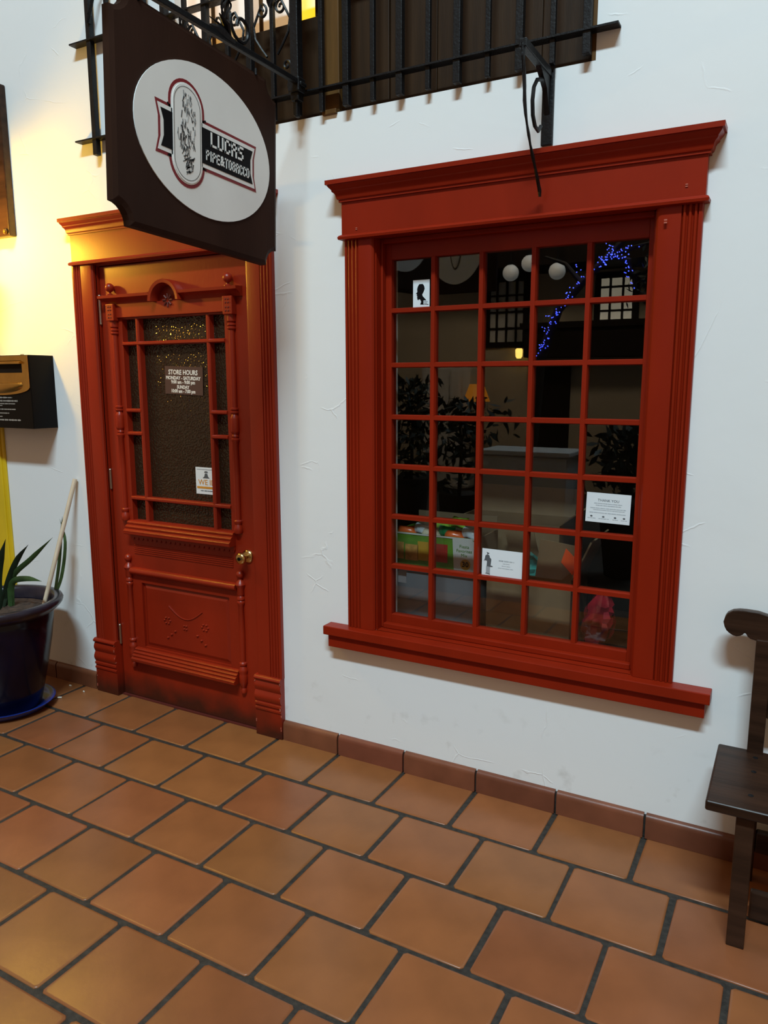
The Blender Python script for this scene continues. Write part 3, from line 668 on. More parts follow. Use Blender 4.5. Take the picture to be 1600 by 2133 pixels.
SG = thing('hanging_sign', 'dark brown hanging sign with white oval reading LUCAS PIPE & TOBACCO', 'sign', (-0.317, -0.590, 2.293))
SG.rotation_euler = (math.radians(-2.4), 0, 0)
SW, SH, NR = 0.372, 0.310, 0.058
def sign_outline(e):
    pts = []
    for qx, qz in ((1, 1), (-1, 1), (-1, -1), (1, -1)):
        cxn, czn = qx*(SW-e*0), qz*(SH-e*0); arc = []
        for k in range(7):
            a = PI/2*k/6; arc.append((cxn - qx*(NR+e)*math.cos(a)*1.0, czn - qz*(NR+e)*math.sin(a)*1.0))
        # clip to inset rectangle
        arc = [(max(-(SW-e), min(SW-e, p[0])), max(-(SH-e), min(SH-e, p[1]))) for p in arc]
        if qx*qz > 0: arc = arc[::-1]
        pts += arc
    return pts
SO = sign_outline(0); SI = sign_outline(0.014)
def sput(mb, name, m, **kw):
    o = mb.build(name, m, None, **kw); o.parent = SG; o.location = (0, 0, 0); return o
bd = MB(); bd.loft([[(x, p[0], p[1]) for p in o_] for x, o_ in ((-0.018, SI), (-0.012, SO), (0.012, SO), (0.018, SI))])
sput(bd, 'board', 'sign_brown')
for q in (-1, 1):     # both faces carry the oval, emblem and lettering
    P = (lambda q: (lambda p: (q*(0.0182 + p[2]), (p[0] if q > 0 else -p[0]), p[1])))(q)
    ov = MB(); N_ = 64
    ring0 = [P((0.012+0.311*math.cos(2*PI*k/N_), 0.003+0.222*math.sin(2*PI*k/N_), 0.0)) for k in range(N_)]
    ring1 = [P((0.012+0.311*math.cos(2*PI*k/N_), 0.003+0.222*math.sin(2*PI*k/N_), 0.003)) for k in range(N_)]
    ov.loft([ring0, ring1]); oo = sput(ov, 'oval_panel', 'sign_white')
    def capsule(cu, cv_, hw, hh, n=16): 
        return [(cu+hw*math.cos(PI*k/n), cv_+(hh-hw)+hw*math.sin(PI*k/n)) for k in range(n+1)] + [(cu+hw*math.cos(PI+PI*k/n), cv_-(hh-hw)+hw*math.sin(PI+PI*k/n)) for k in range(n+1)]
    def layer(polys, h, m, name):
        mb = MB()
        for pg in polys:
            n = len(pg); mb.add([P((a, b, 0.003)) for a, b in pg] + [P((a, b, h)) for a, b in pg], [tuple(range(n)), tuple(range(n, 2*n))] + [(i, (i+1) % n, n+(i+1) % n, n+i) for i in range(n)])
        return sput(mb, name, m)
    cu, cv_ = -0.088, 0.004
    bz0, bz1 = -0.060, 0.046
    def banner(e):
        l, r, b, t = -0.198-e, 0.226+e, bz0-e, bz1+e
        return [(l, b), (r, b), (r-0.012, b+0.3*(t-b)), (r-0.012, b+0.7*(t-b)), (r, t), (l, t), (l+0.012, b+0.7*(t-b)), (l+0.012, b+0.3*(t-b))]
    layer([banner(0.021), capsule(cu, cv_, 0.077, 0.155), capsule(cu, cv_-0.002, 0.095, 0.087)], 0.0038, 'sign_red', 'emblem_outline')
    layer([banner(0.012), capsule(cu, cv_, 0.067, 0.145), capsule(cu, cv_-0.002, 0.085, 0.077)], 0.0046, 'sign_white', 'emblem_field')
    layer([banner(0.0)], 0.0054, 'sign_black', 'banner')
    layer([capsule(cu, cv_, 0.062, 0.141)], 0.0062, 'sign_white', 'medallion')
    rg = MB(); cp1, cp2 = capsule(cu, cv_, 0.057, 0.134), capsule(cu, cv_, 0.0555, 0.1325); n = len(cp1)
    rg.add([P((a, b, 0.0062)) for a, b in cp1] + [P((a, b, 0.0062)) for a, b in cp2] + [P((a, b, 0.0068)) for a, b in cp1] + [P((a, b, 0.0068)) for a, b in cp2],
           [(i, (i+1) % n, n+(i+1) % n, n+i) for i in range(n)] + [(2*n+i, 2*n+(i+1) % n, 3*n+(i+1) % n, 3*n+i) for i in range(n)])
    sput(rg, 'medallion_ring', 'engrave')
    for sd, m in ((11, 'engrave'), (12, 'engrave_light')):   # engraved carved figure: hatching
        en = MB(); r_ = random.Random(sd)
        for k in range(85 if m == 'engrave' else 80):
            f = r_.random(); vv = cv_ + 0.112 - 0.225*f
            wd = 0.016 + 0.022*math.sin(PI*min(1, f*1.15))
            uu = cu + 0.006*math.sin(9*f) + r_.uniform(-wd, wd)
            if f < 0.22 and m == 'engrave' and r_.random() < 0.6: continue
            ang = PI/2 + r_.uniform(-0.5, 0.5) if f < 0.75 else r_.uniform(0.3, 1.4); ln = r_.uniform(0.008, 0.022); t = r_.uniform(0.0012, 0.0028)
            dx, dz = math.cos(ang)*ln/2, math.sin(ang)*ln/2; nx, nz = -math.sin(ang)*t/2*1.4, math.cos(ang)*t/2*1.4
            q4 = [(uu-dx-nx, vv-dz-nz), (uu+dx-nx, vv+dz-nz), (uu+dx+nx, vv+dz+nz), (uu-dx+nx, vv-dz+nz)]
            en.add([P((a, b, 0.0062)) for a, b in q4] + [P((a, b, 0.0069)) for a, b in q4], [(0,1,2,3),(4,5,6,7),(0,1,5,4),(1,2,6,5),(2,3,7,6),(3,0,4,7)])
        tag(sput(en, 'engraving', m), kind='stuff')
    dots = MB()
    for a, b in ((-0.168, 0.066), (-0.168, -0.078), (-0.008, 0.066), (-0.008, -0.078)):
        dots.add([P((a+0.004*math.cos(2*PI*k/8), b+0.004*math.sin(2*PI*k/8), 0.0052)) for k in range(8)], [tuple(range(8))])
    tag(sput(dots, 'emblem_dot', 'sign_black'), kind='stuff')
    sput(block_letters('LUCAS', 0.096, 0.021, 0.160, 0.043, P, 0.0056), 'lettering', 'sign_white')
    sput(block_letters('PIPE', 0.026, -0.031, 0.064, 0.031, P, 0.0056), 'lettering', 'sign_white')
    sput(text_mb('&', 0.043, lambda p: P((p[0]+0.0705, p[1]-0.031, p[2]+0.0060)), bold=0.0010, depth=0.0010, sx=0.72), 'lettering', 'sign_white')
    sput(block_letters('TOBACCO', 0.145, -0.031, 0.124, 0.031, P, 0.0056), 'lettering', 'sign_white')
for yy in (-0.27, 0.25):   # eyes and hooks from board to arm
    hk = MB().tube([(0.02, yy, SH-0.01), (0.02, yy, SH+0.010)], 0.004, 6); sput(hk, 'hook', 'iron', smooth=True)

# ------------------------------------------------------------------ empty bracket above the window
B2 = thing('sign_bracket', 'empty black iron bracket with hanging curl above the red window', 'bracket', (0.62, 0, 2.31))
B2.name = 'sign_bracket.001'
B(0.601, 0.639, -0.014, 0.0, 2.310, 2.552).build('wall_plate', 'iron', B2, bevel=0.003)
MB().box(0.608, 0.632, -0.27, -0.014, 2.512, 2.536).build('arm', 'iron', B2, bevel=0.003)
MB().prism([(-0.014, 2.512), (-0.12, 2.512), (-0.10, 2.500), (-0.05, 2.470), (-0.014, 2.40)], 0.612, 0.628, 'x').build('gusset', 'iron', B2)
MB().tube([(0.62, -0.265, 2.524), (0.62, -0.262, 2.490), (0.62, -0.250, 2.450), (0.62, -0.242, 2.415), (0.62, -0.237, 2.376), (0.62, -0.225, 2.345), (0.62, -0.209, 2.318), (0.62, -0.190, 2.294), (0.62, -0.172, 2.270), (0.62, -0.145, 2.243), (0.62, -0.119, 2.217), (0.62, -0.095, 2.192), (0.62, -0.066, 2.160), (0.62, -0.062, 2.143)],
         [0.009, 0.009, 0.008, 0.008, 0.008, 0.007, 0.005, 0.007, 0.005, 0.008, 0.006, 0.008, 0.009, 0.006], 6, twist=0.5, flat=0.7).build('twisted_rod', 'iron', B2, smooth=True)
MB().tube([(0.62, -0.020, 2.470), (0.62, -0.080, 2.485), (0.62, -0.125, 2.470), (0.62, -0.155, 2.440), (0.62, -0.165, 2.400), (0.62, -0.158, 2.360), (0.62, -0.135, 2.335), (0.62, -0.100, 2.330), (0.62, -0.075, 2.350)], 0.0065, 6).build('scroll', 'iron', B2, smooth=True)

# ------------------------------------------------------------------ wall lamp at the left (its lantern hangs just outside the frame)
WL = thing('wall_lamp', 'yellow glowing wall lantern on a dark wooden backplate beside the door', 'lamp', (-2.15, -0.02, 2.26))
B(-2.30, -2.037, -0.042, 0.0, 2.265, 2.955).build('backplate', 'dark_wood', WL, bevel=0.006)
MB().lathe([(0.001, -0.062), (0.010, -0.060), (0.014, -0.052), (0.010, -0.042)], -2.055, 0, 12, ax='y', cz=2.285).build('bolt', 'brass', WL, smooth=True)
MB().tube([(-2.09, -0.04, 2.60), (-2.09, -0.17, 2.68), (-2.09, -0.32, 2.66), (-2.09, -0.37, 2.58), (-2.09, -0.37, 2.50)], 0.012, 8).build('arm', 'iron', WL, smooth=True)
MB().lathe([(0.012, 2.52), (0.020, 2.50), (0.085, 2.42), (0.12, 2.385), (0.12, 2.375), (0.001, 2.372)], -2.09, -0.37, 16).build('hood', 'iron', WL)
for k in range(4):
    a = PI/4+PI/2*k; MB().tube([(-2.09+0.085*math.cos(a), -0.37+0.085*math.sin(a), 2.375), (-2.09+0.060*math.cos(a), -0.37+0.060*math.sin(a), 2.09)], 0.005, 6).build('lantern_rib', 'iron', WL)
MB().lathe([(0.001, 2.095), (0.062, 2.095), (0.055, 2.080), (0.001, 2.06)], -2.09, -0.37, 12).build('lantern_base', 'iron', WL)
MB().sphere((-2.09, -0.37, 2.235), 0.045, 16, 10).build('bulb', 'bulb_yellow', WL, smooth=True)

# ------------------------------------------------------------------ wall box with brass plate
DB = thing('wall_box', 'black wall box with brass slotted plate beside the red door', 'box', (-2.08, -0.07, 1.335))
MB().box(-2.32, -1.838, -0.138, 0.0, 1.338, 1.690).build('body', 'black_metal', DB, bevel=0.003)
pl_ = MB()
edge = [(-2.079+0.236*math.cos(a), 1.535-0.036*math.sin(a)) for a in [PI*k/16 for k in range(17)]]
pts = [(-1.843, 1.687), (-2.315, 1.687)] + edge[::-1]
slot = (-2.275, -1.886, 1.606, 1.664)
pl_.prism([(-2.315, 1.664), (-1.843, 1.664), (-1.843, 1.687), (-2.315, 1.687)], -0.143, -0.138, 'y')
pl_.prism([(slot[1], slot[2]), (-1.843, slot[2]), (-1.843, slot[3]), (slot[1], slot[3])], -0.143, -0.138, 'y')
pl_.prism([(-2.315, slot[2]), (slot[0], slot[2]), (slot[0], slot[3]), (-2.315, slot[3])], -0.143, -0.138, 'y')
pl_.prism([(-1.843, slot[2]), (-2.315, slot[2])] + edge[::-1], -0.143, -0.138, 'y')
pp = pl_.build('brass_plate', 'brass', DB)
B(slot[0], slot[1], -0.1395, -0.1382, slot[2], slot[3]).build('slot_recess', 'dark_timber', pp)
MB().prism([(-0.143, 1.662), (-0.158, 1.655), (-0.156, 1.648), (-0.143, 1.650)], slot[0], slot[1]+0.002, 'x').build('slot_lip', 'brass', pp, smooth=True)
bw = MB(); rings = []
for k in range(13):
    a = PI*k/12; cx_ = -2.079-0.19*math.cos(a); d = math.sin(a)
    rings.append([(cx_, -0.143, 1.563-0.004), (cx_, -0.143-0.022*d, 1.560-0.004), (cx_, -0.143-0.026*d, 1.545), (cx_, -0.143-0.014*d, 1.545-0.028*d), (cx_, -0.143, 1.543-0.036*d)])
bw.loft(rings); bw.build('bowl', 'brass', pp, smooth=True, angle=1.2)
lines = [(1.487, -1.985, .0075), (1.471, -1.943, .0085), (1.457, -1.963, .006), (1.448, -2.062, .005), (1.430, -1.963, .006), (1.411, -2.016, .006), (1.394, -2.065, .005), (1.378, -1.930, .0085)]
cp_ = MB()
for k, (z, xr, h) in enumerate(lines): scribble(cp_, -2.158-(xr+2.0), xr, z, h, lambda p: (p[0], -0.1385-p[2], p[1]), 20+k, 0.0008)
cp_.build('caption', 'caption_grey', DB)
MB().box(-1.905, -1.893, -0.132, -0.120, 1.690, 1.694).build('lock_tab', 'steel', DB)

# yellow frame at the far left
T2 = tag(MB().box(-2.75, -2.285, -0.02, 0, 0.0, 1.62).box(-2.75, -2.262, -0.012, 0, 0.0, 1.64).build('trim_2', 'yellow_paint', bevel=0.004), 'bright yellow painted door frame at the left edge', 'door frame', kind='structure')

# ------------------------------------------------------------------ potted plant, saucer, stick
PC = (-1.873, -0.382)
SC_ = MB().lathe([(0.001, 0.006), (0.155, 0.002), (0.165, 0.0), (0.198, 0.012), (0.218, 0.034), (0.222, 0.040), (0.214, 0.042), (0.196, 0.022), (0.160, 0.012), (0.001, 0.012)], *PC, 40, caps=False).build('plant_saucer', 'saucer_glaze', smooth=True, angle=1.2)
tag(SC_, 'glossy cobalt blue saucer under the plant pot', 'saucer')
PT = thing('potted_plant', 'dark cobalt glazed pot with straggly green blades beside the door', 'potted plant', (PC[0], PC[1], 0.012))
MB().lathe([(0.001, 0.014), (0.150, 0.014), (0.160, 0.020), (0.178, 0.10), (0.205, 0.22), (0.228, 0.34), (0.240, 0.43), (0.243, 0.478), (0.232, 0.486), (0.2325, 0.44), (0.10, 0.40), (0.001, 0.40)], *PC, 40, caps=False).build('pot', 'cobalt_glaze', PT, smooth=True, angle=1.2)
MB().lathe([(0.240, 0.474), (0.262, 0.490), (0.284, 0.512), (0.290, 0.528), (0.284, 0.540), (0.270, 0.543), (0.252, 0.540), (0.243, 0.528), (0.234, 0.478)], *PC, 40, caps=False).build('pot_rim', 'rim_glaze', PT, smooth=True, angle=1.2)
sm = MB(); rr = random.Random(5); rings = []
for i in range(9):
    R_ = 0.2335*(1-i/8.0)+0.0005; rings.append([(PC[0]+R_*math.cos(2*PI*k/28), PC[1]+R_*math.sin(2*PI*k/28), 0.482+(rr.uniform(-.008, .010) if i else 0)) for k in range(28)])
sm.loft(rings); sm.build('soil', 'soil', PT, smooth=True)
def blade(pts, wid, m='leaf', ax=Vector((0.82, 0.45, 0.0))):
    pts = [Vector(p) for p in pts]; dense = []
    for i in range(len(pts)-1):
        p0 = pts[max(0, i-1)]; p1 = pts[i]; p2 = pts[i+1]; p3 = pts[min(len(pts)-1, i+2)]
        for k in range(5):
            t = k/5; dense.append(0.5*((2*p1)+(-p0+p2)*t+(2*p0-5*p1+4*p2-p3)*t*t+(-p0+3*p1-3*p2+p3)*t**3))
    dense.append(pts[-1]); n = len(dense); rings = []
    for i, p in enumerate(dense):
        f = i/(n-1); t = (dense[min(n-1, i+1)]-dense[max(0, i-1)]).normalized()
        view = Vector((0.79, -0.60, 0.1)); sd = t.cross(view).normalized(); nr = sd.cross(t)
        wv = wid*(0.45+0.55*math.sin(PI*min(1, 0.15+f*0.85)))*(1 if f < 0.75 else max(0.06, (1-f)/0.25))
        rings.append([tuple(p-sd*wv), tuple(p+nr*wv*0.28), tuple(p+sd*wv), tuple(p-nr*0.0012)])
    MB().loft(rings).build('leaf', m, PT, smooth=True, angle=1.5)
blade([(-1.950, -.32, .484), (-1.955, -.32, .60), (-1.925, -.32, .70), (-1.862, -.32, .825)], 0.021, 'leaf_dark')
blade([(-1.925, -.31, .484), (-1.900, -.31, .58), (-1.812, -.31, .720), (-1.712, -.31, .812)], 0.015, 'leaf_dark')
blade([(-1.900, -.30, .484), (-1.868, -.30, .630), (-1.715, -.30, .742), (-1.550, -.30, .860)], 0.013)
blade([(-1.900, -.29, .484), (-1.870, -.30, .605), (-1.760, -.30, .640), (-1.650, -.30, .640)], 0.015)
blade([(-1.98, -.34, .484), (-1.99, -.34, .56), (-2.05, -.34, .66), (-2.12, -.34, .72)], 0.018, 'leaf_dark')
blade([(-1.80, -.14, .484), (-1.77, -.10, .60), (-1.735, -.09, .78), (-1.763, -.09, .895)], 0.008)
blade([(-1.79, -.14, .484), (-1.785, -.10, .65), (-1.765, -.09, .80), (-1.742, -.09, .910)], 0.008)
blade([(-1.885, -.40, .484), (-1.880, -.42, .53), (-1.872, -.43, .56), (-1.880, -.44, .585)], 0.007)
for k in range(5):
    a = k*1.3; blade([(-1.93+0.04*math.cos(a), -.36+0.04*math.sin(a), .484), (-1.93+0.06*math.cos(a), -.36+0.06*math.sin(a), .54), (-1.93+0.09*math.cos(a), -.36+0.09*math.sin(a), .58)], 0.008, 'leaf_dark')
tag(MB().tube([(-1.775, -0.205, 0.487), (-1.722, -0.016, 1.088)], 0.0105, 10).build('wooden_stick', 'stick_wood', smooth=True, angle=0.8), 'pale wooden stick leaning from the plant pot to the wall', 'stick')

# bits of litter on the tiles by the door
for (x, y, a, ln, lab) in ((-1.735, -0.190, 0.55, 0.022, 'white cigarette stub lying on the tile between saucer and door'), (-1.815, -0.060, 0.1, 0.012, 'tiny white scrap beside the saucer at the baseboard'), (-1.690, -0.080, -0.4, 0.008, 'tiny pale crumb on the tile near the left plinth block')):
    c, s_ = math.cos(a), math.sin(a)
    tag(MB().tube([(x-ln/2*c, y-ln/2*s_, 0.0042), (x, y, 0.0044), (x+ln/2*c, y+ln/2*s_, 0.0042)], 0.0038, 7).build('litter_scrap', 'litter', smooth=True, angle=0.8), lab, 'litter', 'scraps on the floor by the door')

# ------------------------------------------------------------------ bench
BN = thing('bench', 'dark stained wooden bench with scrolled crest rail against the wall', 'bench', (1.9, -0.25, 0))
BX1 = 2.48
def mirx(x): return 1.252 + BX1 - x
crest = [(1.252, .832), (1.256, .850), (1.262, .861), (1.277, .871), (1.294, .875), (1.312, .876), (1.345, .875), (1.380, .867), (1.46, .855), (1.60, .862), (1.75, .885)]
under = [(1.256, .817), (1.262, .806), (1.270, .799), (1.281, .793), (1.291, .791), (1.301, .794), (1.308, .799), (1.313, .806), (1.317, .803), (1.322, .795), (1.330, .789), (1.346, .786), (1.40, .785)]
top = crest + [(mirx(x), z) for x, z in crest[::-1]]; bot = under + [(mirx(x), z) for x, z in under[::-1]]
MB().prism(top + bot[::-1], -0.096, -0.068, 'y').build('crest_rail', 'dark_wood', BN, bevel=0.004, seg=3)
for x in (1.346, mirx(1.391)):
    B(x, x+0.045, -0.100, -0.062, 0.0, 0.792).build('post', 'dark_wood', BN, bevel=0.003)
    B(x-0.004, x+0.042, -0.434, -0.394, 0.0, 0.400).build('leg', 'dark_wood', BN, bevel=0.003)
    B(x+0.010, x+0.036, -0.394, -0.100, 0.335, 0.398).build('seat_bearer', 'dark_wood', BN, bevel=0.003)
B(1.391, mirx(1.391), -0.092, -0.072, 0.545, 0.800).build('back_panel', 'dark_wood', BN, bevel=0.003)
B(1.264, mirx(1.264), -0.456, -0.078, 0.400, 0.430).build('seat', 'dark_wood', BN, bevel=0.006, seg=3)
B(1.391, mirx(1.391), -0.305, -0.282, 0.012, 0.100).build('stretcher', 'dark_wood', BN, bevel=0.005)
B(1.391, mirx(1.391), -0.098, -0.070, 0.10, 0.17).build('stretcher', 'dark_wood', BN, bevel=0.005)
for y in (-0.130, -0.225, -0.372):
    MB().lathe([(0.0075, 0.4296), (0.0075, 0.4308), (0.001, 0.4312)], 1.372, y, 10).build('nail_head', 'iron', BN)

# ------------------------------------------------------------------ cards and stickers on the window glass
def wplace(cx, cz, rot=0.0, y=0.0775):
    c, s_ = math.cos(rot), math.sin(rot); return lambda p: (cx+p[0]*c-p[1]*s_, y-p[2], cz+p[0]*s_+p[1]*c)
def card(name, lab, cx, cz, w_, h_, rot=0.0):
    o = thing(name, lab, 'card', (cx, 0.077, cz)); p = wplace(cx, cz, rot)
    plate(-w_/2, w_/2, -h_/2, h_/2, 0, 'paper', o, 'sheet', p); return o, p
K1, p1 = card('window_card', 'white thank you card in the right column of window panes', 0.853, 1.128, 0.150, 0.103, -0.02)
text_mb('THANK YOU', 0.0125, lambda p: p1((p[0], p[1]+0.026, p[2]+0.0014)), depth=0.0004).build('lettering', 'paper_ink', K1)
sb = MB()
for k, (v, a, b_, h) in enumerate(((0.015, -.048, .046, .0030), (0.008, -.042, .042, .0030), (-0.002, -.060, .060, .0030), (-0.008, -.050, .056, .0026), (-0.018, -.062, .060, .0030), (-0.038, -.068, -.040, .0024), (-0.038, -.030, .004, .0024), (-0.038, .018, .036, .0024), (-0.038, .046, .066, .0024))):
    scribble(sb, a, b_, v, h, lambda p: p1((p[0], p[1], p[2]+0.0013)), 60+k, 0.0003)
sb.build('small_print', 'ink_grey', K1)
ic = MB()
for u in (-0.055, -0.014, 0.026, 0.056):
    ic.add([p1((u+0.0045*math.cos(a), -0.031+0.0030*math.sin(a*1.0), 0.0016)) for a in [2*PI*k/7 for k in range(7)]], [tuple(range(7))])
tag(ic.build('icons', 'paper_ink', K1), kind='stuff')
K2, p2 = card('window_card', 'white card with a standing man figure low in the window', 0.475, 0.889, 0.158, 0.102, -0.01)
K2.name = 'window_card.001'
man = MB()
for poly in ([(-.066, .024), (-.058, .030), (-.050, .026), (-.048, .018), (-.042, .012), (-.044, -.012), (-.036, -.014), (-.036, -.017), (-.046, -.018), (-.060, -.016), (-.059, .004), (-.068, .006), (-.072, .002), (-.068, .012)],
             [(-.061, .038), (-.050, .035), (-.053, .031), (-.059, .031)], [(-.066, -.044), (-.046, -.048), (-.046, -.045), (-.060, -.042)]):
    n = len(poly); man.add([p2((a, b, 0.0012)) for a, b in poly] + [p2((a, b, 0.0018)) for a, b in poly], [tuple(range(n)), tuple(range(n, 2*n))] + [(i, (i+1) % n, n+(i+1) % n, n+i) for i in range(n)])
man.build('figure', 'paper_ink', K2)
plate(-0.062, -0.046, -0.044, -0.016, 0.0012, 'ink_grey', K2, 'figure_trousers', p2, 0.0004)
sb = MB()
for k, (v, a, b_, h) in enumerate(((0.010, -.012, .046, .0055), (0.000, .004, .030, .0028), (-.009, .000, .032, .0028), (-.018, -.014, .044, .0030))):
    scribble(sb, a, b_, v, h, lambda p: p2((p[0], p[1], p[2]+0.0013)), 80+k, 0.0003)
sb.build('small_print', 'ink_grey', K2)
K3, p3 = card('silhouette_card', 'small white card with black head silhouette in top left pane', 0.133, 1.884, 0.068, 0.098, 0.0)
sil = [(-.004, -.040), (.030, -.042), (.026, -.030), (.016, -.020), (.006, -.010), (.004, -.004), (.010, .006), (.014, .016), (.012, .026), (.006, .034), (-.008, .034), (-.014, .026), (-.017, .016), (-.016, .006), (-.022, .000), (-.017, -.002), (-.019, -.007), (-.016, -.009), (-.017, -.014), (-.015, -.022), (-.012, -.024), (-.009, -.020), (-.004, -.022), (.000, -.030)]
n = len(sil); MB().add([p3((a, b, 0.0012)) for a, b in sil] + [p3((a, b, 0.0018)) for a, b in sil], [tuple(range(n)), tuple(range(n, 2*n))] + [(i, (i+1) % n, n+(i+1) % n, n+i) for i in range(n)]).build('silhouette', 'sign_black', K3)
plate(0.010, 0.029, -0.040, -0.026, 0.0019, 'paper', K3, 'stamp', p3, 0.0004)
scribble(scribble(MB(), .012, .027, -.030, .0035, lambda p: p3((p[0], p[1], p[2]+0.0024)), 91, .0003), .012, .027, -.036, .0035, lambda p: p3((p[0], p[1], p[2]+0.0024)), 92, .0003).build('small_print', 'paper_ink', K3)

# ------------------------------------------------------------------ inside the shop window
RM = MB().box(-1.75, 2.4, 2.6, 2.7, 0, 3.0); tag(RM.build('wall_shop_back', 'shop_wall'), 'dark back wall inside the shop', 'wall', kind='structure')
tag(B(-1.85, -1.75, 0.18, 2.7, 0, 2.52).build('wall_shop_left', 'shop_wall'), 'dark left wall inside the shop', 'wall', kind='structure')
tag(B(2.3, 2.4, 0.18, 2.6, 0, 2.52).build('wall_shop_right', 'shop_wall'), 'dark right wall inside the shop', 'wall', kind='structure')
tag(B(-1.75, 2.3, 0.18, 2.6, 2.45, 2.52).build('ceiling_shop', 'shop_wall'), 'dark ceiling inside the shop', 'ceiling', kind='structure')
tag(B(-1.75, 2.3, 0.18, 2.6, -0.06, 0.0).build('floor_shop', 'shop_floor'), 'dark floor inside the shop', 'floor', kind='structure')
DS = thing('display_shelf', 'dark display shelf behind the window carrying the boxes', 'shelf', (0.45, 0.5, 0))
B(-0.30, 1.25, 0.185, 0.80, 0.530, 0.555).build('shelf_board', 'dark_wood', DS)
for x in (-0.28, 1.20): B(x, x+0.03, 0.2, 0.78, 0.0, 0.530).build('leg_panel', 'dark_wood', DS)
TB = thing('storage_tub', 'grey storage tub under the snack carton in window', 'tub', (0.14, 0.35, 0.555))
mb = MB().loft([[(0.14-a, 0.36-b, z), (0.14+a, 0.36-b, z), (0.14+a, 0.36+b, z), (0.14-a, 0.36+b, z)] for a, b, z in ((0.185, 0.145, 0.556), (0.200, 0.16, 0.795))]); mb.build('tub_body', 'grey_tub', TB, bevel=0.008)
B(-0.068, 0.348, 0.192, 0.528, 0.782, 0.800).build('lid', 'grey_tub', TB, bevel=0.004)
# snack carton
CT = thing('snack_carton', 'green and cream snack carton reading Fiesta Favorites Mix 30', 'carton', (0.12, 0.33, 0.80))
cx0, cx1, cy0, cy1, cz0, cz1 = -0.060, 0.318, 0.215, 0.46, 0.801, 0.940
MB().box(cx0, cx1, cy0, cy0+0.004, cz0, cz1).build('front_panel', 'box_green', CT)
MB().box(cx0, cx0+0.004, cy0+0.004, cy1, cz0, cz1).build('side_panel', 'box_green', CT); MB().box(cx1-0.004, cx1, cy0+0.004, cy1, cz0, cz1).build('side_panel', 'cardboard', CT)
MB().box(cx0+.004, cx1-.004, cy1-0.004, cy1, cz0, cz1+0.055).build('back_flap', 'cardboard_in', CT); MB().box(cx0+.004, cx1-.004, cy0+.004, cy1-.004, cz0, cz0+0.004).build('base_panel', 'cardboard', CT)
cpl = lambda p: (p[0], cy0-p[2], p[1])
plate(cx0, cx1, cz1-0.006, cz1, 0.0005, 'box_cream', CT, 'top_edge', cpl)
cr = MB(); pg = [(0.222, cz0+.002), (0.316, cz0+.002), (0.316, cz1-0.030)] + [(0.316-0.028*(1-math.cos(a)), cz1-0.032+0.028*math.sin(a)) for a in [PI/2*k/5 for k in range(6)]] + [(0.214, cz1-.004)]
n = len(pg); cr.add([cpl((a, b, .0008)) for a, b in pg] + [cpl((a, b, .0018)) for a, b in pg], [tuple(range(n)), tuple(range(n, 2*n))] + [(i, (i+1) % n, n+(i+1) % n, n+i) for i in range(n)]); cr.build('cream_panel', 'box_cream', CT)
for body, z in (('Fiesta', 0.905), ('Favorites', 0.887), ('Mix', 0.869)):
    text_mb(body, 0.0185, (lambda z: (lambda p: cpl((p[0]+0.266, p[1]+z, p[2]+.0024))))(z), depth=0.0005).build('lettering', 'box_green', CT)
gd = MB(); gd.lathe([(0.022, cy0-0.0028), (0.022, cy0-0.0015)], 0.272, 0, 20, ax='y', cz=0.832); gd.build('count_seal', 'box_gold', CT)
text_mb('30', 0.030, lambda p: cpl((p[0]+0.272, p[1]+0.832, p[2]+.0034)), depth=0.0005, bold=0.0006).build('lettering', 'sign_black', CT)
for (u, v, a, b_, m) in ((-0.035, 0.862, .028, .036, 'box_tan_print'), (0.030, 0.858, .030, .034, 'box_tan_print'), (0.082, 0.868, .024, .040, 'box_gold'), (0.168, 0.868, .025, .038, 'box_red_print')):
    plate(u-a, u+a, v-b_, v+b_, 0.001, m, CT, 'printed_bag', cpl, 0.0008)
def snack_bag(x, y, z, a, m, lab, L=0.085, Wd=0.055, tilt=0.35):
    mb = MB(); rings = []; nU = 9
    for i in range(nU):
        f = i/(nU-1); u = (f-0.5)*2*L/2*1.0; th = 0.004+0.020*math.sin(PI*f)**0.7; ww = Wd/2*(0.92+0.08*math.cos(2*PI*f))
        rr_ = random.Random(int(x*1000)+i)
        rings.append([(u, ww*math.cos(t)+rr_.uniform(-.002, .002), th*math.sin(t)*(1+rr_.uniform(-.15, .15))) for t in [2*PI*k/10 for k in range(10)]])
    mb.loft(rings); R3 = Matrix.Rotation(a, 3, 'Z') @ Matrix.Rotation(tilt, 3, 'X')
    mb.v = [tuple(R3 @ Vector(v) + Vector((x, y, z))) for v in mb.v]
    tag(mb.build('snack_bag', m, smooth=True, angle=1.2), lab, 'snack bag', 'snack bags in the carton')
for k, (x, y, m, lab) in enumerate(((-0.012, .262, 'bag_orange', 'orange snack bag at the left end of the carton'), (0.045, .275, 'bag_white', 'white snack bag sticking up from the carton left'), (0.100, .262, 'bag_beige', 'beige snack bag between white and green bags'),
        (0.155, .275, 'bag_green', 'dark green snack bag standing in carton middle'), (0.205, .260, 'bag_orange', 'orange snack bag right of the green one'), (0.262, .275, 'bag_white', 'white snack bag at the right end of carton'),
        (0.085, .375, 'bag_lime', 'lime green snack bag lying at the carton back'), (0.170, .380, 'bag_lime', 'lime striped snack bag at the back right'))):
    snack_bag(x, y, 0.935 + 0.012*(k % 2) + (0.022 if k > 5 else 0), 0.3*(-1)**k, m, lab, tilt=0.9)
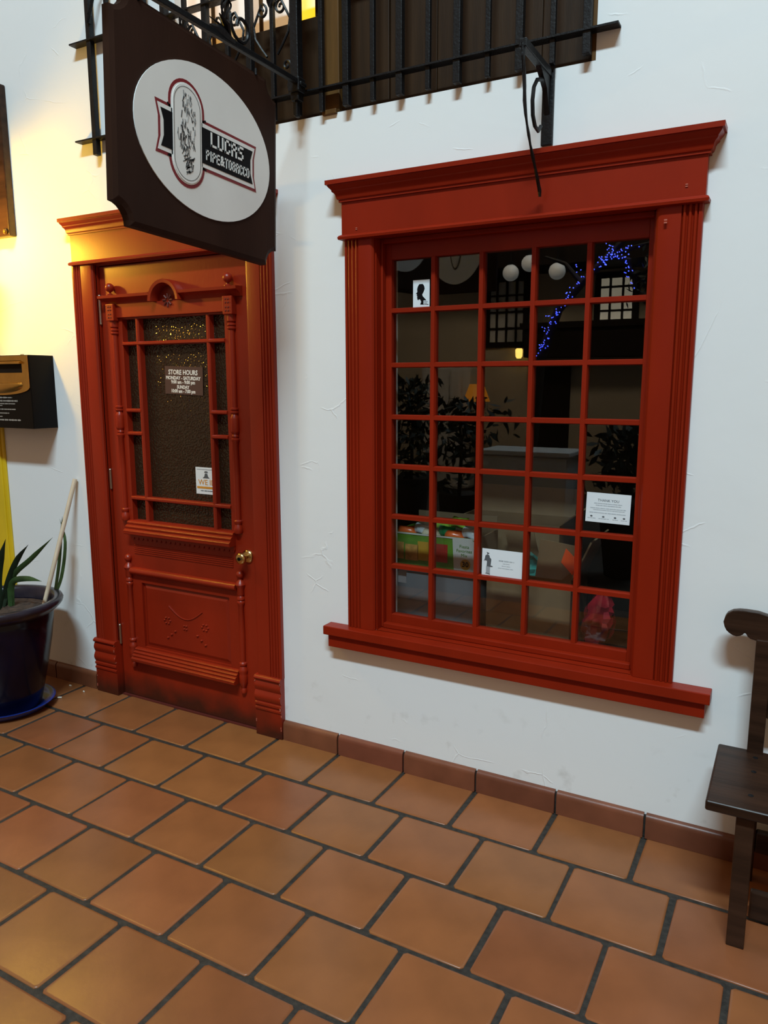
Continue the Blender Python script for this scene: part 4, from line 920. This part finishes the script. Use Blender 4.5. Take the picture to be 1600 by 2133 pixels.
# cardboard boxes
CB = thing('cardboard_box', 'open brown cardboard box behind the snack carton', 'cardboard box', (0.36, 0.56, 0.555))
bx0, bx1, by0, by1, bz0, bz1 = 0.08, 0.56, 0.54, 0.79, 0.556, 0.960
MB().box(bx0, bx1, by0, by0+.006, bz0, bz1).box(bx0, bx1, by1-.006, by1, bz0, bz1).box(bx0, bx0+.006, by0+.006, by1-.006, bz0, bz1).box(bx1-.006, bx1, by0+.006, by1-.006, bz0, bz1).box(bx0, bx1, by0+.006, by1-.006, bz0, bz0+.006).build('box_body', 'cardboard', CB)
MB().prism([(by1-.006, bz1), (by1, bz1), (by1+0.05, bz1+0.12), (by1+0.044, bz1+0.12)], bx0, bx1, 'x').build('flap', 'cardboard', CB)
MB().prism([(bx1-.006, bz1), (bx1, bz1), (bx1+0.09, bz1+0.07), (bx1+0.086, bz1+0.075)], by0, by1, 'y').build('flap', 'cardboard', CB)
CC = thing('cardboard_box', 'tall brown carton with orange diamond note on its flap', 'cardboard box', (0.55, 0.33, 0.555)); CC.name = 'cardboard_box.001'
ax0, ax1, ay0, ay1, az0, az1 = 0.362, 0.700, 0.22, 0.48, 0.556, 0.818
MB().box(ax0, ax1, ay0, ay0+.006, az0, az1).box(ax0, ax1, ay1-.006, ay1, az0, az1).box(ax0, ax0+.006, ay0+.006, ay1-.006, az0, az1).box(ax1-.006, ax1, ay0+.006, ay1-.006, az0, az1).box(ax0+.006, ax1-.006, ay0+.006, ay1-.006, az0, az0+.006).build('box_body', 'cardboard', CC)
fl_ = MB().prism([(ax0+0.01, az1), (ax0-0.02, az1+0.12), (ax0+0.10, az1+0.15), (ax0+0.14, az1)], ay1-0.006, ay1, 'y'); fl_.build('flap', 'cardboard', CC)
fs = MB(); fs.add([(ax1-.001, ay0+.006, az1), (ax1-.001, ay1-.006, az1), (ax1+0.075, ay1-.02, az1+0.165), (ax1+0.060, ay0+.02, az1+0.150), (ax1+.005, ay0+.006, az1), (ax1+.005, ay1-.006, az1), (ax1+0.081, ay1-.02, az1+0.162), (ax1+0.066, ay0+.02, az1+0.147)], [(0,1,2,3),(4,5,6,7),(0,1,5,4),(1,2,6,5),(2,3,7,6),(3,0,4,7)]); fs.build('flap', 'cardboard', CC)
ff = MB(); ff.add([(0.56, ay0, az1), (ax1, ay0, az1), (ax1+0.045, ay0-0.035, az1+0.140), (0.585, ay0-0.030, az1+0.155), (0.56, ay0+.005, az1), (ax1, ay0+.005, az1), (ax1+0.045, ay0-0.030, az1+0.140), (0.585, ay0-0.025, az1+0.155)], [(0,1,2,3),(4,5,6,7),(0,1,5,4),(1,2,6,5),(2,3,7,6),(3,0,4,7)]); fo = ff.build('flap', 'cardboard', CC)
def fp(u, v, d): return (u, ay0 - 0.002 - 0.2286*(v-az1) - d, v)
dm = [(0.684, 0.948), (0.722, 0.908), (0.706, 0.842), (0.664, 0.890)]
MB().add([fp(a, b, 0.0) for a, b in dm] + [fp(a, b, 0.0015) for a, b in dm], [(0,1,2,3),(4,5,6,7),(0,1,5,4),(1,2,6,5),(2,3,7,6),(3,0,4,7)]).build('orange_note', 'note_orange', CC)
def crumple(name, c, r, m, lab, cat, seed, n=18, tp=1.0):
    rr_ = random.Random(seed); mb = MB(); rings = []
    for i in range(11):
        f = i/10; ring = []
        for k in range(n):
            a = 2*PI*k/n; q = (1+rr_.uniform(-.22, .22))*math.sin(PI*max(.03, min(.97, f)))**0.45
            ring.append((c[0]+r[0]*q*math.cos(a)*(1-0.25*f*tp)+0.03*f*tp, c[1]+r[1]*q*math.sin(a), c[2]+r[2]*(2*f)*(1+rr_.uniform(-.03, .03))))
        rings.append(ring)
    mb.loft(rings); return tag(mb.build(name, m, smooth=True, angle=0.5), lab, cat)
crumple('plastic_bag', (0.785, 0.250, 0.557), (0.066, 0.050, 0.112), 'bag_maroon', 'shiny crumpled maroon plastic bag in the lower right pane', 'bag', 3)
crumple('plastic_bag', (0.475, 0.36, 0.70), (0.07, 0.07, 0.085), 'bag_teal', 'teal wrapped packet inside the tall brown carton', 'bag', 9, tp=0.2)
tag(wplace and plate(0.035, 0.072, 0.762, 0.812, 0, 'grey_tub', None, 'small_decal', lambda p: (p[0], 0.0825+p[2], p[1])), 'small faded square decal in the bottom left pane', 'sticker')

# ------------------------------------------------------------------ the courtyard behind the viewer (seen mirrored in the panes)
tag(wall_holes(-6.0, 4.2, -0.06, 5.0, -8.2, -8.0, []).build('wall_opposite', 'facade'), 'cream courtyard facade mirrored in the window', 'wall', kind='structure')
def far_window(name, x0, x1, z0, z1, nx, nz, m, lab):
    o = thing(name, lab, 'window', ((x0+x1)/2, -8.0, z0), kind='structure')
    for i in range(nx):
        for j in range(nz):
            a, b_ = x0+(x1-x0)*i/nx, x0+(x1-x0)*(i+1)/nx; c, d = z0+(z1-z0)*j/nz, z0+(z1-z0)*(j+1)/nz
            B(a+.012, b_-.012, -7.995, -7.985, c+.012, d-.012).build('pane', m, o)
    fr_ = MB()
    for i in range(nx+1): x = x0+(x1-x0)*i/nx; wd = 0.04 if i in (0, nx) else 0.014; fr_.box(x-wd, x+wd, -8.0, -7.96, z0-.04, z1+.04)
    for j in range(nz+1): z = z0+(z1-z0)*j/nz; wd = 0.04 if j in (0, nz) else 0.014; fr_.box(x0-.04, x1+.04, -8.0, -7.965, z-wd, z+wd)
    fr_.build('window_frame', 'dark_timber', o)
cl = bpy.data.lights.new('facade_fill_light', 'AREA'); cl.shape = 'DISK'; cl.size = 0.8; cl.energy = 190; cl.color = (1.0, 0.80, 0.55)  # added fill light, out of view, to brighten the facade in the reflections
clo = bpy.data.objects.new('facade_fill_light', cl); C.objects.link(clo); clo.location = (-1.4, -4.6, 4.9); clo.rotation_euler = (-1.05, 0, 0)
far_window('window_3', -1.12, -0.62, 2.36, 2.98, 3, 4, 'far_curtain', 'lit cream window right in the mirrored courtyard')
far_window('window_4', -0.44, -0.10, 2.36, 2.98, 2, 4, 'far_curtain', 'lit cream narrow window at the right of mirrored courtyard')
far_window('window_5', -2.70, -2.12, 2.10, 3.02, 4, 4, 'facade_grey', 'dull window left in the mirrored courtyard')
tag(MB().box(-2.0, 0.6, -8.0, -7.55, 1.90, 2.30).box(-2.05, 0.65, -8.0, -7.5, 2.28, 2.36).build('balcony_beam', 'dark_timber'), 'dark balcony beam below the lit far windows', 'balcony')
tag(MB().box(-3.6, 0.8, -8.0, -7.2, 3.06, 3.5).build('roof_eave', 'dark_timber'), 'dark eave above the far windows', 'roof')
tag(MB().box(-3.60, -2.80, -7.9, -7.6, 0, 1.80).box(-3.1, -2.9, -7.6, -7.5, 0, 1.78).build('courtyard_pier', 'facade_grey', bevel=0.08), 'white plaster pier in the mirrored courtyard', 'pier')
tag(MB().box(-0.85, -0.15, -3.5, -3.1, 0, 0.98).box(-0.88, -0.12, -3.53, -3.07, 0.98, 1.02).build('planter_wall', 'facade_grey', bevel=0.01), 'white plaster planter wall across the court', 'planter')
tag(MB().box(-1.97, -1.45, -7.999, -7.93, 0, 1.82).build('far_doorway', 'dark_timber'), 'dark doorway in the far facade', 'door')
OS = thing('hanging_sign', 'far oval white sign across the court mirrored in the top panes', 'sign', (-1.15, -3.2, 2.3)); OS.name = 'hanging_sign.001'
def ovalmb(a, b, y0, y1): return MB().loft([[(-1.15+a*math.cos(2*PI*k/48), y, 2.70+b*math.sin(2*PI*k/48)) for k in range(48)] for y in (y0, y1)])
ovalmb(0.25, 0.35, -3.205, -3.195).build('oval_panel', 'sign_white', OS)
B(-1.50, -0.80, -3.235, -3.206, 2.28, 3.12).build('board', 'sign_brown', OS, bevel=0.004)
ovalmb(0.055, 0.235, -3.194, -3.192).build('emblem', 'engrave', OS); ovalmb(0.045, 0.222, -3.1915, -3.190).build('emblem_field', 'sign_white', OS)
for x in (-1.40, -0.90): MB().tube([(x, -3.22, 3.12), (x, -3.22, 4.9)], 0.006, 6).build('chain', 'iron', OS)
def shrub(x, y, z0, z1, rx, lab, sd):
    o = thing('courtyard_shrub', lab, 'shrub', (x, y, 0), 'shrubs across the courtyard'); r_ = random.Random(sd); mb = MB()
    for k in range(330):
        p = Vector((x+r_.gauss(0, rx*0.5), y+r_.gauss(0, 0.12), z0+(z1-z0)*r_.random()**0.8)); d = Vector((r_.gauss(0, 1), r_.gauss(0, 1), r_.gauss(0, 1))).normalized()*0.07
        e = d.cross(Vector((r_.gauss(0, 1), r_.gauss(0, 1), r_.gauss(0, 1)))).normalized()*0.024; mb.add([tuple(p-d), tuple(p+e), tuple(p+d), tuple(p-e)], [(0, 1, 2, 3)])
    tag(mb.build('foliage', 'tree_leaf', o), kind='stuff')
    MB().lathe([(0.13, 0.0), (0.18, z0*0.7), (0.19, z0), (0.17, z0), (0.001, z0-0.03)], x, y, 18).build('planter_pot', 'bark', o, smooth=True)
    MB().tube([(x, y, z0-0.03), (x+0.02, y, (z0+z1)/2), (x-0.03, y, z1-0.05)], [0.02, 0.015, 0.006], 6).build('stem', 'bark', o)
shrub(-1.30, -3.7, 0.55, 1.42, 0.42, 'dark bushy potted shrub mirrored left of the planter wall', 31)
shrub(0.22, -3.5, 0.60, 1.20, 0.28, 'dark low potted shrub mirrored right of the planter wall', 32)
shrub(-2.05, -4.2, 0.60, 1.60, 0.30, 'dark tall potted shrub mirrored in the leftmost panes', 33)
FL = thing('floor_lamp', 'floor lamp with glowing orange shade across the courtyard', 'lamp', (-2.6, -7.3, 0))
MB().lathe([(0.19, 1.30), (0.10, 1.54)], -2.58, -7.3, 16, caps=False).build('shade', 'shade_glow', FL); MB().lathe([(0.13, 0), (0.13, 0.02), (0.02, 0.04), (0.012, 0.06), (0.012, 1.5)], -2.58, -7.3, 10).build('pole', 'iron', FL)
TR = thing('courtyard_tree', 'dark tree wound with blue lights mirrored in the panes', 'tree', (-1.1, -5.0, 0))
MB().tube([(-1.10, -5.0, 0.0), (-1.03, -5.0, 1.0), (-0.97, -5.0, 1.80), (-0.80, -5.0, 2.28), (-0.58, -5.0, 2.52), (-0.32, -5.0, 2.77), (-0.05, -5.05, 3.05)], [0.075, 0.065, 0.055, 0.045, 0.04, 0.035, 0.02], 9).build('trunk', 'bark', TR, smooth=True)
MB().tube([(-0.32, -5.0, 2.77), (-0.12, -4.95, 2.70), (-0.06, -4.95, 2.45)], [0.03, 0.022, 0.010], 7).build('branch', 'bark', TR, smooth=True)
MB().tube([(-0.32, -5.0, 2.77), (-0.10, -5.0, 2.82), (0.08, -5.0, 2.86)], [0.03, 0.02, 0.010], 7).build('branch', 'bark', TR, smooth=True)
MB().tube([(-0.58, -5.0, 2.52), (-0.75, -5.0, 2.72), (-0.95, -5.0, 2.80)], [0.03, 0.02, 0.010], 7).build('branch', 'bark', TR, smooth=True)
rl = random.Random(8); lfm = MB()
for k in range(420):
    c = rl.choice([(0.10, 2.62), (0.16, 2.30), (0.22, 2.86), (0.05, 2.45), (0.30, 2.5)]); p = Vector((c[0]+rl.gauss(0, .09), -5.0+rl.gauss(0, .12), c[1]+rl.gauss(0, .09)))
    d = Vector((rl.gauss(0, 1), rl.gauss(0, 1), rl.gauss(0, 1))).normalized()*0.045; e = d.cross(Vector((rl.gauss(0, 1), rl.gauss(0, 1), rl.gauss(0, 1)))).normalized()*0.014
    lfm.add([tuple(p-d), tuple(p+e), tuple(p+d), tuple(p-e)], [(0, 1, 2, 3)])
tag(lfm.build('foliage', 'tree_leaf', TR), kind='stuff')
rb = random.Random(4); bl = MB()
def bulbs(p0, p1, n, sp_):
    for k in range(n):
        f = rb.random(); bl.sphere((p0[0]+(p1[0]-p0[0])*f+rb.gauss(0, sp_), -4.93+rb.uniform(-.03, .03), p0[1]+(p1[1]-p0[1])*f+rb.gauss(0, sp_)), 0.0055, 6, 4)
bulbs((-0.985, 1.82), (-0.80, 2.28), 45, .026); bulbs((-0.80, 2.28), (-0.58, 2.52), 20, .02); bulbs((-0.58, 2.52), (-0.60, 2.68), 8, .03)
bulbs((-0.42, 2.66), (-0.27, 2.80), 36, .030); bulbs((-0.27, 2.78), (-0.12, 2.68), 15, .02); bulbs((-0.13, 2.66), (-0.09, 2.42), 16, .016); bulbs((-0.25, 2.80), (0.02, 2.84), 8, .015); bulbs((-0.36, 2.92), (-0.27, 2.78), 7, .012)
tag(bl.build('string_lights', 'bulb_blue'), 'blue string lights wound around the courtyard tree', 'string lights', kind='stuff')
for k, (x, z) in enumerate(((-2.02, 2.96), (-1.41, 2.94), (-1.77, 3.06))):
    g = thing('globe_lamp', ('left', 'right', 'middle')[k] + ' glowing white globe lamp mirrored high in the panes', 'lamp', (x, -7.0, z), 'globe lamps in the courtyard')
    MB().sphere((x, -7.0, z), 0.105, 18, 12).build('globe', 'globe_glass', g, smooth=True)
    MB().tube([(x, -7.0, z+0.10), (x, -7.0, 4.9)], 0.010, 6).build('stem', 'iron', g); MB().lathe([(0.05, z+0.10), (0.06, z+0.13), (0.02, z+0.15)], x, -7.0, 12).build('cap', 'iron', g)
LN = thing('court_lantern', 'small glowing yellow lantern across the courtyard', 'lamp', (-2.17, -7.9, 1.9))
MB().lathe([(0.03, 1.90), (0.05, 1.93), (0.055, 2.02), (0.04, 2.04)], -2.17, -7.86, 8).build('lantern_glass', 'lantern_glow', LN)
MB().lathe([(0.07, 2.04), (0.01, 2.10)], -2.17, -7.86, 8).build('lantern_cap', 'iron', LN); B(-2.18, -2.16, -8.0, -7.86, 2.09, 2.11).build('lantern_arm', 'iron', LN)
